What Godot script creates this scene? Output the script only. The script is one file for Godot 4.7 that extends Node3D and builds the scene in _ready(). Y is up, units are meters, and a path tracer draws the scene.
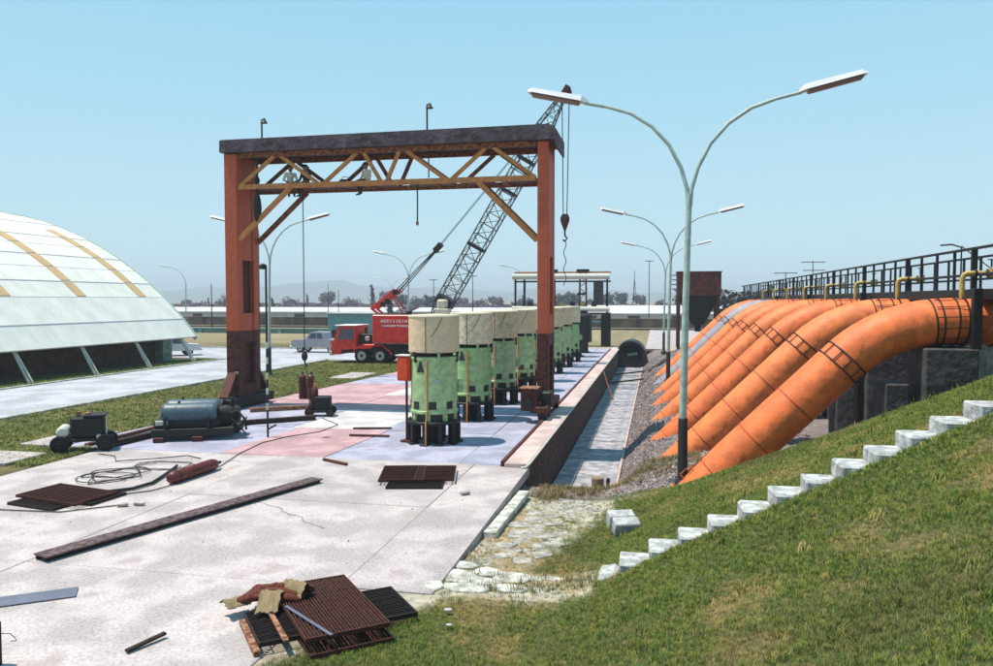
extends Node3D

var rng := RandomNumberGenerator.new()
var M := {}
var used := {}

# ------------------------------------------------------------------ naming
func numbered(called: String) -> String:
	if not used.has(called):
		used[called] = 0
		return called
	used[called] += 1
	return "%s_%03d" % [called, used[called]]

func tag(o: Node, label := "", category := "", group := "", kind := "") -> Node:
	if label: o.set_meta("label", label)
	if category: o.set_meta("category", category)
	if group: o.set_meta("group", group)
	if kind: o.set_meta("kind", kind)
	return o

func thing(called: String, label: String, category: String, at := Vector3.ZERO, turn := 0.0, group := "") -> Node3D:
	var o := Node3D.new()
	o.name = numbered(called)
	add_child(o)
	o.position = at
	o.rotation.y = turn
	tag(o, label, category, group)
	return o

func copy(src: Node3D, called: String, label: String, at: Vector3, turn := 0.0) -> Node3D:
	var o: Node3D = src.duplicate()
	o.name = numbered(called)
	add_child(o)
	o.position = at
	o.rotation.y = turn
	o.set_meta("label", label)
	return o

func piece(n: int, called: String) -> String:
	return called if n == 0 else "%s_%03d" % [called, n]

func obj(called: String, st: SurfaceTool, mat: Material, parent: Node = null) -> MeshInstance3D:
	st.generate_normals()
	var o := MeshInstance3D.new()
	o.mesh = st.commit()
	o.material_override = mat
	add_named(o, called, parent)
	return o

func add_named(o: Node, called: String, parent: Node) -> void:
	if parent == null or parent == self:
		o.name = numbered(called)
		add_child(o)
	else:
		var n := 0
		var nm := called
		while parent.has_node(NodePath(nm)):
			n += 1
			nm = "%s_%03d" % [called, n]
		o.name = nm
		parent.add_child(o)

func inst(called: String, mesh: Mesh, mat: Material, parent: Node, xf := Transform3D()) -> MeshInstance3D:
	var o := MeshInstance3D.new()
	o.mesh = mesh
	o.material_override = mat
	o.transform = xf
	add_named(o, called, parent)
	return o

# ------------------------------------------------------------------ geometry
func mb() -> SurfaceTool:
	var st := SurfaceTool.new()
	st.begin(Mesh.PRIMITIVE_TRIANGLES)
	return st

func tri(st: SurfaceTool, a: Vector3, b: Vector3, c: Vector3) -> void:   # counter-clockwise from outside
	st.add_vertex(a); st.add_vertex(c); st.add_vertex(b)

func quad(st: SurfaceTool, a: Vector3, b: Vector3, c: Vector3, d: Vector3) -> void:
	tri(st, a, b, c); tri(st, a, c, d)

func qo(st: SurfaceTool, a: Vector3, b: Vector3, c: Vector3, d: Vector3, mid: Vector3) -> void:
	var n := (b - a).cross(c - a)
	if n.length_squared() < 1e-14: n = (c - a).cross(d - a)
	if n.dot((a + b + c + d) * 0.25 - mid) < 0.0: quad(st, a, d, c, b)
	else: quad(st, a, b, c, d)

func bx(st: SurfaceTool, c: Vector3, s: Vector3, bev := 0.0, basis := Basis()) -> void:
	st.set_smooth_group(-1)
	var h := s * 0.5
	var b: float = min(bev, min(h.x, min(h.y, h.z)) * 0.9)
	if b <= 0.0:
		for ax in 3:
			for sg in [-1.0, 1.0]:
				var p := []
				for k in [[-1, -1], [1, -1], [1, 1], [-1, 1]]:
					var v := Vector3()
					v[ax] = sg * h[ax]
					v[(ax + 1) % 3] = k[0] * h[(ax + 1) % 3]
					v[(ax + 2) % 3] = k[1] * h[(ax + 2) % 3]
					p.append(c + basis * v)
				qo(st, p[0], p[1], p[2], p[3], c)
		return
	var pt := func(sx: float, sy: float, sz: float, ax: int) -> Vector3:
		var v := Vector3(sx * (h.x - b), sy * (h.y - b), sz * (h.z - b))
		var sg := Vector3(sx, sy, sz)
		v[ax] = sg[ax] * h[ax]
		return c + basis * v
	for ax in 3:
		for sg in [-1.0, 1.0]:
			var p := []
			for k in [[-1, -1], [1, -1], [1, 1], [-1, 1]]:
				var v := Vector3()
				v[ax] = sg; v[(ax + 1) % 3] = k[0]; v[(ax + 2) % 3] = k[1]
				p.append(pt.call(v.x, v.y, v.z, ax))
			qo(st, p[0], p[1], p[2], p[3], c)
		var a1 := (ax + 1) % 3
		var a2 := (ax + 2) % 3
		for s1 in [-1.0, 1.0]:
			for s2 in [-1.0, 1.0]:
				var lo := Vector3(); var hi := Vector3()
				lo[ax] = -1; lo[a1] = s1; lo[a2] = s2
				hi[ax] = 1; hi[a1] = s1; hi[a2] = s2
				qo(st, pt.call(lo.x, lo.y, lo.z, a1), pt.call(hi.x, hi.y, hi.z, a1), pt.call(hi.x, hi.y, hi.z, a2), pt.call(lo.x, lo.y, lo.z, a2), c)
	for sx in [-1.0, 1.0]:
		for sy in [-1.0, 1.0]:
			for sz in [-1.0, 1.0]:
				var a: Vector3 = pt.call(sx, sy, sz, 0)
				var e: Vector3 = pt.call(sx, sy, sz, 1)
				var g: Vector3 = pt.call(sx, sy, sz, 2)
				if (e - a).cross(g - a).dot(a - c) < 0: tri(st, a, g, e)
				else: tri(st, a, e, g)

func bx2(st: SurfaceTool, lo: Vector3, hi: Vector3, bev := 0.0) -> void:
	bx(st, (lo + hi) * 0.5, (hi - lo).abs(), bev)

func bar(st: SurfaceTool, a: Vector3, b: Vector3, w: float, h: float, bev := 0.0) -> void:   # rectangular bar from a to b
	var d := (b - a)
	var z := d.normalized()
	var x := Vector3.UP.cross(z)
	if x.length() < 0.01: x = Vector3.RIGHT
	x = x.normalized()
	var y := z.cross(x)
	bx(st, (a + b) * 0.5, Vector3(w, h, d.length()), bev, Basis(x, y, z))

func tube(st: SurfaceTool, pts: Array, rad: Array, sides := 12, caps := true) -> void:
	var rings := []
	var n := pts.size()
	var t0: Vector3 = (pts[1] - pts[0]).normalized()
	var u := Vector3.UP if abs(t0.y) < 0.9 else Vector3.RIGHT
	u = (u - t0 * u.dot(t0)).normalized()
	for i in n:
		var t: Vector3
		if i == 0: t = t0
		elif i == n - 1: t = (pts[i] - pts[i - 1]).normalized()
		else: t = ((pts[i + 1] - pts[i]).normalized() + (pts[i] - pts[i - 1]).normalized()).normalized()
		u = (u - t * u.dot(t)).normalized()
		var v := t.cross(u)
		var ring := []
		for k in sides:
			var a := TAU * k / sides
			ring.append(pts[i] + (u * cos(a) + v * sin(a)) * rad[min(i, rad.size() - 1)])
		rings.append(ring)
	st.set_smooth_group(0)
	for i in n - 1:
		for k in sides:
			var k2 := (k + 1) % sides
			quad(st, rings[i][k], rings[i][k2], rings[i + 1][k2], rings[i + 1][k])
	if caps:
		st.set_smooth_group(-1)
		for k in sides:
			var k2 := (k + 1) % sides
			tri(st, pts[0], rings[0][k2], rings[0][k])
			tri(st, pts[n - 1], rings[n - 1][k], rings[n - 1][k2])

func cyl(st: SurfaceTool, a: Vector3, b: Vector3, r: float, r2 := -1.0, sides := 12, caps := true) -> void:
	tube(st, [a, b], [r, r if r2 < 0 else r2], sides, caps)

func lathe(st: SurfaceTool, prof: Array, sides := 24, at := Vector3.ZERO, hard := true) -> void:   # profile (r, y) from bottom to top
	for i in prof.size() - 1:
		st.set_smooth_group(i if hard else 0)
		var p: Vector2 = prof[i]
		var q: Vector2 = prof[i + 1]
		for k in sides:
			var a := TAU * k / sides
			var b := TAU * (k + 1) / sides
			var A := at + Vector3(p.x * cos(a), p.y, -p.x * sin(a))
			var B := at + Vector3(p.x * cos(b), p.y, -p.x * sin(b))
			var C := at + Vector3(q.x * cos(b), q.y, -q.x * sin(b))
			var D := at + Vector3(q.x * cos(a), q.y, -q.x * sin(a))
			if p.x > 0.0001: tri(st, A, B, C)
			if q.x > 0.0001: tri(st, A, C, D)

func extrude(st: SurfaceTool, poly: PackedVector2Array, z0: float, z1: float, xf := Transform3D()) -> void:
	st.set_smooth_group(-1)
	if Geometry2D.is_polygon_clockwise(poly): poly.reverse()
	# is_polygon_clockwise assumes y down; keep what is counter-clockwise with y up
	var area := 0.0
	for i in poly.size():
		area += poly[i].cross(poly[(i + 1) % poly.size()])
	if area < 0: poly.reverse()
	var id := Geometry2D.triangulate_polygon(poly)
	for i in range(0, id.size(), 3):
		var a := poly[id[i]]; var b := poly[id[i + 1]]; var c := poly[id[i + 2]]
		if (b - a).cross(c - a) < 0:
			var t := b; b = c; c = t
		tri(st, xf * Vector3(a.x, a.y, z1), xf * Vector3(b.x, b.y, z1), xf * Vector3(c.x, c.y, z1))
		tri(st, xf * Vector3(a.x, a.y, z0), xf * Vector3(c.x, c.y, z0), xf * Vector3(b.x, b.y, z0))
	for i in poly.size():
		var a := poly[i]; var b := poly[(i + 1) % poly.size()]
		quad(st, xf * Vector3(a.x, a.y, z0), xf * Vector3(b.x, b.y, z0), xf * Vector3(b.x, b.y, z1), xf * Vector3(a.x, a.y, z1))

func ball(st: SurfaceTool, c: Vector3, r: Vector3, seg := 10) -> void:
	st.set_smooth_group(0)
	var rows := int(seg / 2.0) + 1
	for i in rows:
		var a := PI * i / rows - PI / 2
		var b := PI * (i + 1) / rows - PI / 2
		for k in seg:
			var p := TAU * k / seg
			var q := TAU * (k + 1) / seg
			var A := c + r * Vector3(cos(a) * cos(p), sin(a), -cos(a) * sin(p))
			var B := c + r * Vector3(cos(a) * cos(q), sin(a), -cos(a) * sin(q))
			var C := c + r * Vector3(cos(b) * cos(q), sin(b), -cos(b) * sin(q))
			var D := c + r * Vector3(cos(b) * cos(p), sin(b), -cos(b) * sin(p))
			if i > 0: tri(st, A, B, C)
			if i < rows - 1: tri(st, A, C, D)

# ------------------------------------------------------------------ materials
func noise_img(sz: int, freq: float, seed_: int, oct := 4, type := FastNoiseLite.TYPE_SIMPLEX_SMOOTH, ridged := false) -> Image:
	var n := FastNoiseLite.new()
	n.noise_type = type
	n.frequency = freq
	n.seed = seed_
	n.fractal_octaves = oct
	n.fractal_type = FastNoiseLite.FRACTAL_RIDGED if ridged else FastNoiseLite.FRACTAL_FBM
	return n.get_seamless_image(sz, sz)

func tex_mix(sz: int, big: Image, fine: Image, spot: Image, f: Callable) -> ImageTexture:
	var im := Image.create(sz, sz, false, Image.FORMAT_RGB8)
	var A := big.get_data(); var B := fine.get_data(); var C := spot.get_data()
	var out := PackedByteArray()
	out.resize(sz * sz * 3)
	for i in sz * sz:
		var c: Color = f.call(A[i] / 255.0, B[i] / 255.0, C[i] / 255.0)
		out[i * 3] = int(clamp(c.r, 0, 1) * 255); out[i * 3 + 1] = int(clamp(c.g, 0, 1) * 255); out[i * 3 + 2] = int(clamp(c.b, 0, 1) * 255)
	im.set_data(sz, sz, false, Image.FORMAT_RGB8, out)
	return ImageTexture.create_from_image(im)

func bump(im: Image, k: float) -> ImageTexture:
	var b: Image = im.duplicate()
	b.convert(Image.FORMAT_RGBA8)
	b.bump_map_to_normal_map(k)
	return ImageTexture.create_from_image(b)

func mat(called: String, col: Color, rough := 0.8, tex: Texture2D = null, scale := 0.3, nrm: Texture2D = null, nk := 0.6, metal := 0.0) -> StandardMaterial3D:
	var m := StandardMaterial3D.new()
	m.resource_name = called
	m.albedo_color = col
	m.roughness = rough
	m.metallic = metal
	if tex: m.albedo_texture = tex
	if tex or nrm:
		m.uv1_triplanar = true
		m.uv1_world_triplanar = true
		m.uv1_scale = Vector3.ONE * scale
	if nrm:
		m.normal_enabled = true
		m.normal_texture = nrm
		m.normal_scale = nk
	M[called] = m
	return m

func sm(a: float, b: float, x: float) -> float:
	return smoothstep(a, b, x)

func make_materials() -> void:
	var S := 512
	var big := noise_img(S, 0.006, 3, 4)
	var mid := noise_img(S, 0.02, 5, 4)
	var fine := noise_img(S, 0.12, 7, 3)
	var speck := noise_img(S, 0.3, 9, 2)
	var crack := noise_img(S, 0.004, 21, 3, FastNoiseLite.TYPE_SIMPLEX_SMOOTH, true)
	var big2 := noise_img(S, 0.009, 33, 5)
	var nf := bump(fine, 3.0)
	var nm := bump(mid, 6.0)
	var ns := bump(speck, 2.5)
	# weathered concrete: blotches, rust and damp stains with shapes of their own, fine cracks
	var W := 1024
	var wbig := noise_img(W, 0.007, 43, 6)
	var wfine := noise_img(W, 0.16, 47, 3)
	var wcrack := noise_img(W, 0.0035, 51, 4, FastNoiseLite.TYPE_SIMPLEX_SMOOTH, true)
	var t_conc := tex_mix(W, wbig, wfine, wcrack, func(a, b, c):
		var k: float = 0.87 + 0.13 * sm(0.25, 0.72, a) - 0.08 * sm(0.58, 0.3, b)
		var col := Color(k, k * 0.985, k * 0.97)
		col = col.lerp(Color(0.70, 0.60, 0.60), 0.35 * sm(0.70, 0.92, a))
		col = col * (0.97 + 0.06 * b)
		return col.lerp(Color(0.40, 0.37, 0.36), 0.55 * sm(0.975, 0.99, c)))
	var t_conc2 := tex_mix(S, big2, fine, mid, func(a, b, c):
		var k: float = 0.78 + 0.22 * sm(0.2, 0.75, a) - 0.16 * sm(0.62, 0.3, b) - 0.1 * sm(0.62, 0.75, c)
		return Color(k, k, k))
	var t_plain := tex_mix(S, big2, speck, mid, func(a, b, c):
		var k: float = 0.84 + 0.12 * a - 0.12 * sm(0.6, 0.3, b) + 0.06 * c
		return Color(k, k, k))
	var t_rust := tex_mix(S, mid, fine, big2, func(a, b, c):
		var col := Color(0.95, 0.92, 0.9).lerp(Color(0.62, 0.45, 0.38), sm(0.45, 0.72, a))
		return col * (0.75 + 0.35 * b) * (0.8 + 0.3 * c))
	var t_paint := tex_mix(S, big2, fine, mid, func(a, b, c):
		var k: float = 0.88 + 0.12 * sm(0.2, 0.7, a)
		var col := Color(k, k, k)
		col = col.lerp(Color(0.60, 0.48, 0.40), 0.75 * sm(0.74, 0.82, c) * sm(0.45, 0.6, b))
		return col * (0.93 + 0.09 * b))
	var t_pipe := tex_mix(S, big2, fine, mid, func(a, b, c):
		var k: float = 0.86 + 0.14 * sm(0.3, 0.65, a) - 0.06 * sm(0.5, 0.75, c) + 0.22 * (b - 0.5)
		var col := Color(k, k, k).lerp(Color(1.0, 1.0, 1.0), 0.5 * sm(0.62, 0.8, b))
		return col.lerp(Color(0.50, 0.36, 0.32), 0.5 * sm(0.74, 0.84, c) * sm(0.45, 0.62, b)))
	var t_ground := tex_mix(S, mid, speck, big2, func(a, b, c):
		var k: float = 0.72 + 0.25 * a - 0.2 * sm(0.55, 0.25, b) + 0.12 * c
		return Color(k, k * 0.97, k * 0.92))

	for v in [["concrete_a", Color(0.73, 0.695, 0.70)], ["concrete_b", Color(0.71, 0.675, 0.69)], ["concrete_c", Color(0.735, 0.70, 0.705)],
			["deck_lilac", Color(0.66, 0.66, 0.75)], ["deck_lilac_b", Color(0.63, 0.64, 0.73)], ["deck_pink", Color(0.74, 0.60, 0.63)], ["deck_white", Color(0.80, 0.79, 0.80)], ["coping", Color(0.80, 0.71, 0.70)]]:
		mat(v[0], v[1], 0.9, t_conc, 0.085, nf, 0.05)
	for v in [["channel_a", Color(0.72, 0.71, 0.74)], ["channel_b", Color(0.68, 0.67, 0.71)], ["channel_c", Color(0.75, 0.73, 0.75)]]:
		mat(v[0], v[1], 0.9, t_conc2, 0.3, nf, 0.2)
	mat("road", Color(0.70, 0.71, 0.75), 0.92, t_conc, 0.045, nf, 0.05)
	mat("kerb", Color(0.80, 0.78, 0.72), 0.9, t_conc2, 0.3)
	mat("white_step", Color(0.80, 0.80, 0.80), 0.9, t_conc2, 0.7, nm, 0.6)
	mat("flagstone", Color(0.85, 0.84, 0.80), 0.9, t_conc2, 0.5, nm, 0.4)
	mat("paving", Color(0.75, 0.72, 0.69), 0.95, t_conc2, 0.6, nm, 0.5)
	mat("dark_stone", Color(0.34, 0.25, 0.23), 0.95, t_rust, 0.35, nm, 0.8)
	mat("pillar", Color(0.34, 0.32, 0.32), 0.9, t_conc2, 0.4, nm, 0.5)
	mat("teal_concrete", Color(0.60, 0.70, 0.66), 0.9, t_conc2, 0.4, nm, 0.4)
	mat("pipe_orange", Color(0.94, 0.465, 0.22), 0.6, t_pipe, 0.4, nm, 0.12)
	mat("pipe_orange_b", Color(0.95, 0.50, 0.245), 0.6, t_pipe, 0.4, nm, 0.12)
	mat("weld", Color(0.88, 0.40, 0.19), 0.7, t_rust, 0.5)
	mat("pipe_grey", Color(0.62, 0.60, 0.64), 0.6, t_paint, 0.33)
	mat("black_iron", Color(0.10, 0.09, 0.10), 0.6, t_rust, 0.6)
	mat("red_paint", Color(0.80, 0.36, 0.21), 0.65, t_plain, 0.6)
	mat("dark_red", Color(0.41, 0.185, 0.14), 0.75, t_rust, 0.5)
	mat("brown_red", Color(0.38, 0.14, 0.10), 0.75, t_rust, 0.5)
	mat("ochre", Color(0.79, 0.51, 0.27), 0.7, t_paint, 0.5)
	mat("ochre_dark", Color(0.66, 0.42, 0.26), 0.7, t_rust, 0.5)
	mat("cover", Color(0.40, 0.33, 0.36), 0.85, t_conc2, 0.25, nm, 0.5)
	mat("green", Color(0.68, 0.79, 0.56), 0.5, t_pipe, 0.6)
	mat("cream", Color(0.93, 0.82, 0.67), 0.85, t_plain, 0.8, nm, 0.12)
	mat("cream_rim", Color(0.88, 0.84, 0.74), 0.8, t_plain, 0.8)
	mat("green_b", Color(0.65, 0.78, 0.53), 0.55, t_pipe, 0.7)
	mat("green_c", Color(0.70, 0.79, 0.59), 0.5, t_pipe, 0.55)
	mat("cream_b", Color(0.90, 0.81, 0.64), 0.85, t_pipe, 0.6, nm, 0.12)
	mat("cream_c", Color(0.94, 0.86, 0.72), 0.85, t_pipe, 0.8, nm, 0.12)
	mat("dark_window", Color(0.13, 0.12, 0.14), 0.5)
	mat("box_orange", Color(0.86, 0.27, 0.08), 0.6, t_paint, 0.8)
	mat("lamp_pole", Color(0.70, 0.76, 0.73), 0.5, t_paint, 0.6)
	mat("lamp_head", Color(0.80, 0.80, 0.80), 0.4)
	mat("lamp_glass", Color(0.48, 0.36, 0.33), 0.45)
	mat("pole_black", Color(0.08, 0.09, 0.11), 0.6, t_rust, 0.8)
	mat("hall_roof", Color(0.97, 0.95, 0.91), 0.6, t_plain, 0.12)
	mat("hall_strip", Color(0.86, 0.71, 0.50), 0.6, t_plain, 0.3)
	mat("hall_rib", Color(0.74, 0.70, 0.72), 0.7)
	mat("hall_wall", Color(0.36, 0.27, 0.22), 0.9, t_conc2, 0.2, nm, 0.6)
	mat("hall_edge", Color(0.66, 0.74, 0.70), 0.7)
	mat("white_paint", Color(0.86, 0.85, 0.80), 0.7, t_plain, 0.5)
	mat("grate_rust", Color(0.36, 0.17, 0.12), 0.85, t_rust, 1.2)
	mat("grate_dark", Color(0.17, 0.10, 0.09), 0.85, t_rust, 1.2)
	mat("timber_pale", Color(0.70, 0.52, 0.40), 0.85, t_rust, 0.8)
	mat("steel_blue", Color(0.42, 0.43, 0.51), 0.6, t_plain, 0.5)
	mat("plank_top", Color(0.44, 0.37, 0.40), 0.8, t_rust, 0.6)
	mat("tank_blue", Color(0.27, 0.36, 0.41), 0.45, t_paint, 0.8)
	mat("cylinder_red", Color(0.48, 0.16, 0.12), 0.5, t_rust, 0.9)
	mat("cloth_pale", Color(0.58, 0.50, 0.38), 0.95, t_plain, 2.0, nm, 0.5)
	mat("cloth_red", Color(0.48, 0.25, 0.18), 0.95, t_rust, 2.0, nm, 0.5)
	mat("truck_red", Color(0.88, 0.15, 0.10), 0.4, t_paint, 0.4)
	mat("truck_black", Color(0.06, 0.06, 0.07), 0.7)
	mat("tyre", Color(0.07, 0.07, 0.07), 0.9)
	mat("rim_pale", Color(0.68, 0.66, 0.62), 0.5)
	mat("glass", Color(0.30, 0.36, 0.40), 0.1)
	mat("letter_white", Color(0.90, 0.84, 0.84), 0.6)
	mat("letter_yellow", Color(0.88, 0.66, 0.36), 0.6)
	mat("car_white", Color(0.80, 0.80, 0.80), 0.3)
	mat("car_grey", Color(0.58, 0.57, 0.60), 0.35)
	mat("chrome", Color(0.75, 0.75, 0.76), 0.2, null, 1.0, null, 1.0, 0.9)
	mat("boom_green", Color(0.25, 0.30, 0.28), 0.6)
	mat("wire", Color(0.16, 0.15, 0.17), 0.6)
	mat("yellow_pipe", Color(0.76, 0.63, 0.33), 0.5, t_paint, 0.8)
	mat("rust_tank", Color(0.50, 0.23, 0.17), 0.85, t_conc2, 0.25, nm, 0.4)
	mat("rust_dark", Color(0.13, 0.09, 0.09), 0.85, t_rust, 0.4)
	mat("teal", Color(0.45, 0.66, 0.68), 0.7, t_plain, 0.2)
	mat("far_white", Color(0.84, 0.83, 0.84), 0.8, t_plain, 0.05)
	mat("far_brown", Color(0.52, 0.43, 0.36), 0.9, t_conc2, 0.06)
	mat("far_dark", Color(0.24, 0.20, 0.20), 0.9)
	mat("far_teal", Color(0.46, 0.62, 0.58), 0.8, t_plain, 0.1)
	mat("hill", Color(0.42, 0.44, 0.44), 1.0, t_ground, 0.002)
	mat("bark", Color(0.25, 0.19, 0.16), 0.95, t_rust, 1.0)
	var g := mat("ground", Color.WHITE, 0.97, t_ground, 0.35, nm, 0.7)
	g.vertex_color_use_as_albedo = true
	g.normal_scale = 0.3
	var gr := mat("grass", Color.WHITE, 0.85)
	gr.vertex_color_use_as_albedo = true
	gr.cull_mode = BaseMaterial3D.CULL_DISABLED
	gr.backlight_enabled = true
	gr.backlight = Color(0.25, 0.28, 0.10)
	var st := mat("stone", Color.WHITE, 0.95, t_ground, 1.5)
	st.vertex_color_use_as_albedo = true
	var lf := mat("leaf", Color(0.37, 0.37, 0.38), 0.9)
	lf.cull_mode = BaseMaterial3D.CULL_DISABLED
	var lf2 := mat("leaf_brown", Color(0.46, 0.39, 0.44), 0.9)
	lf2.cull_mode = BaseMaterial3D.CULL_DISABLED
	var sk := mat("person", Color.WHITE, 0.85)
	sk.vertex_color_use_as_albedo = true

# ------------------------------------------------------------------ terrain
func floor_level(z: float) -> float:      # the ground in line with the channel
	if z > -11.5: return -0.02
	if z > -20.0: return lerp(-0.02, -0.42, (-11.5 - z) / 8.5)
	if z > -23.7: return lerp(-0.42, -1.72, (-20.0 - z) / 3.7)
	if z > -71.5: return -1.72
	return lerp(-1.72, -0.05, clamp((-71.5 - z) / 2.0, 0, 1))

func soft(x: float, k: float) -> float:
	return log(1.0 + exp(clamp(x / k, -30, 30))) * k

func bank(x: float, z: float) -> float:
	var t := clampf((-z - 11.5) / 6.0, 0, 1)
	var slope: float = lerp(0.51, 0.42, t)
	var toe: float = lerp(-1.32, -0.25, t)
	var y := slope * soft(x - toe, 0.25)
	if z > -11.8: y += 0.02 * sm(-0.9, 0.2, x) * sm(-11.8, -11.45, z)
	if y > 3.6: y = 3.6 + 0.9 * (1.0 - exp(-(y - 3.6) / 0.9))
	return y

func height(x: float, z: float) -> float:
	if x < -19.3 or z < -74.0 or x > 40.0: return -0.03
	if x < -3.4:
		if z > -11.3 and x > -4.87: return lerp(-0.03, -0.02, 1.0)
		return -0.33 if x > -16.2 and z > -70.0 and z < -6.0 else -0.04
	var fl := floor_level(z)
	var side: float
	if x < -1.3: side = fl
	elif x < -0.25: side = lerp(fl, min(fl + 1.14, -0.1), (x + 1.3) / 1.05)
	else: side = lerp(min(fl + 1.14, -0.1), 0.25, min(1.0, (x + 0.25) / 2.3)) + clamp(0.06 * (x - 2.2), 0.0, 0.2)
	var hill: float = bank(x, z) + (fl if x < -1.0 else lerp(fl, 0.0, clamp((x + 1.0) / 1.2, 0, 1)))
	var w := sm(-19.1, -17.5, z)
	return lerp(side, hill, w) if z < -11.5 else hill

var patch := FastNoiseLite.new()

func dry(x: float, z: float) -> float:
	return clamp(0.5 + 0.9 * patch.get_noise_2d(x * 10, z * 10) + 0.5 * patch.get_noise_2d(x * 45 + 90, z * 45), 0, 1)

func near_lawn(x: float, z: float) -> float:   # how much grass grows here, on the near side
	if z < -19.3 or z > -2.0: return 0.0
	if x > -0.9:
		return 1.0 if z > -18.4 else 0.35
	var k := 0.0
	if z > -11.25:
		var edge: float = lerp(-3.3, -4.9, clamp((z + 11.0) / 2.4, 0, 1))
		k = sm(edge - 0.05, edge + 0.4, x)
	else:
		k = max(0.10 + 0.25 * sm(0.5, 0.8, dry(x * 1.7, z * 1.7)), sm(-2.6, -1.6, x + 0.24 * (z + 12.8)) * 0.9) if z < -12.7 else 0.22
		if z < -18.3: k *= 0.5
	return k

func ground_colour(x: float, z: float) -> Color:
	var d := dry(x, z)
	var soil := Color(0.30, 0.20, 0.11).lerp(Color(0.42, 0.31, 0.17), d)
	var green := Color(0.075, 0.085, 0.025).lerp(Color(0.19, 0.15, 0.06), sm(0.45, 1.0, d))
	if z < -74 or x < -41:
		return Color(0.24, 0.20, 0.11).lerp(Color(0.40, 0.33, 0.20), d)
	if x < -16.0: return green.lerp(soil, 0.15)
	if x > -3.4 and z < -18.5:
		var gravel := Color(0.30, 0.26, 0.28).lerp(Color(0.22, 0.18, 0.20), d)
		if z < -55 and x > 0.5: return Color(0.50, 0.46, 0.42)
		return gravel.lerp(green, sm(-19.3, -18.3, z))
	var path := Color(0.56, 0.53, 0.49)
	return path.lerp(soil, 0.08 + 0.7 * sm(0.55, 0.9, d)).lerp(green, sm(0.2, 0.75, near_lawn(x, z)))

func build_ground() -> void:
	var xs := [-6000.0, -2500, -1000, -500, -250, -160, -110, -80, -60, -48, -41, -38, -36, -34]
	var x := -33.0
	while x < -19.0: xs.append(x); x += 1.0
	xs.append_array([-18.6, -18.0, -17.2, -16.3, -16.1, -14.0, -12, -10, -8, -6.5, -5.5, -4.89, -4.86, -4.6, -4.3, -4.0, -3.7, -3.46, -3.38])
	x = -3.2
	while x < 9.0: xs.append(x); x += 0.2
	xs.append_array([10.0, 12, 15, 20, 30, 45, 70, 110, 200, 500, 1000, 2500, 6000])
	var zs := [60.0, 20, 6, 2, -1, -3, -5]
	var z := -6.0
	while z > -26.0: zs.append(z); z -= 0.25
	while z > -76.0: zs.append(z); z -= 1.0
	zs.append_array([-78.0, -82, -90, -100, -120, -150, -200, -300, -500, -1000, -2500, -6000])
	var st := mb()
	var nx := xs.size()
	for j in zs.size():
		for i in nx:
			st.set_color(ground_colour(xs[i], zs[j]))
			var n := 0.0
			if xs[i] > -3.2 and xs[i] < 12 and zs[j] < -4 and zs[j] > -74: n = 0.035 * patch.get_noise_2d(xs[i] * 60, zs[j] * 60)
			st.add_vertex(Vector3(xs[i], height(xs[i], zs[j]) + n, zs[j]))
	st.set_smooth_group(0)
	for j in zs.size() - 1:
		for i in nx - 1:
			var a := j * nx + i
			for k in [a, a + nx, a + 1, a + 1, a + nx, a + nx + 1]: st.add_index(k)
	var o := obj("ground", st, M.ground)
	tag(o, "", "", "", "structure")

func slab(parent: Node, called: String, poly: Array, top: float, thick: float, m: Material, bev := 0.012) -> void:   # convex polygon seen from above (x, z)
	var st := mb()
	st.set_smooth_group(-1)
	var c := Vector2.ZERO
	for p in poly: c += p
	c /= poly.size()
	var mid := Vector3(c.x, top - thick * 0.5, c.y)
	var n := poly.size()
	var hi := []
	var lo := []
	for p in poly:
		var q: Vector2 = p + (c - p).normalized() * bev * 1.4
		hi.append(Vector3(q.x, top, q.y))
		lo.append(Vector3(p.x, top - bev, p.y))
	for i in n:
		var k := (i + 1) % n
		var t0: Vector3 = hi[0]
		if i > 0 and i < n - 1:
			if (hi[i] - t0).cross(hi[k] - t0).y > 0: tri(st, t0, hi[i], hi[k])
			else: tri(st, t0, hi[k], hi[i])
		qo(st, hi[i], hi[k], lo[k], lo[i], mid)
		qo(st, lo[i], lo[k], lo[k] + Vector3(0, bev - thick, 0), lo[i] + Vector3(0, bev - thick, 0), mid)
	obj(called, st, m, parent)

func deck_edge(z: float) -> float:
	if z > -20.5: return -16.4
	return lerp(-18.0, -14.0, clamp((-20.5 - z) / 49.5, 0, 1))

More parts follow.
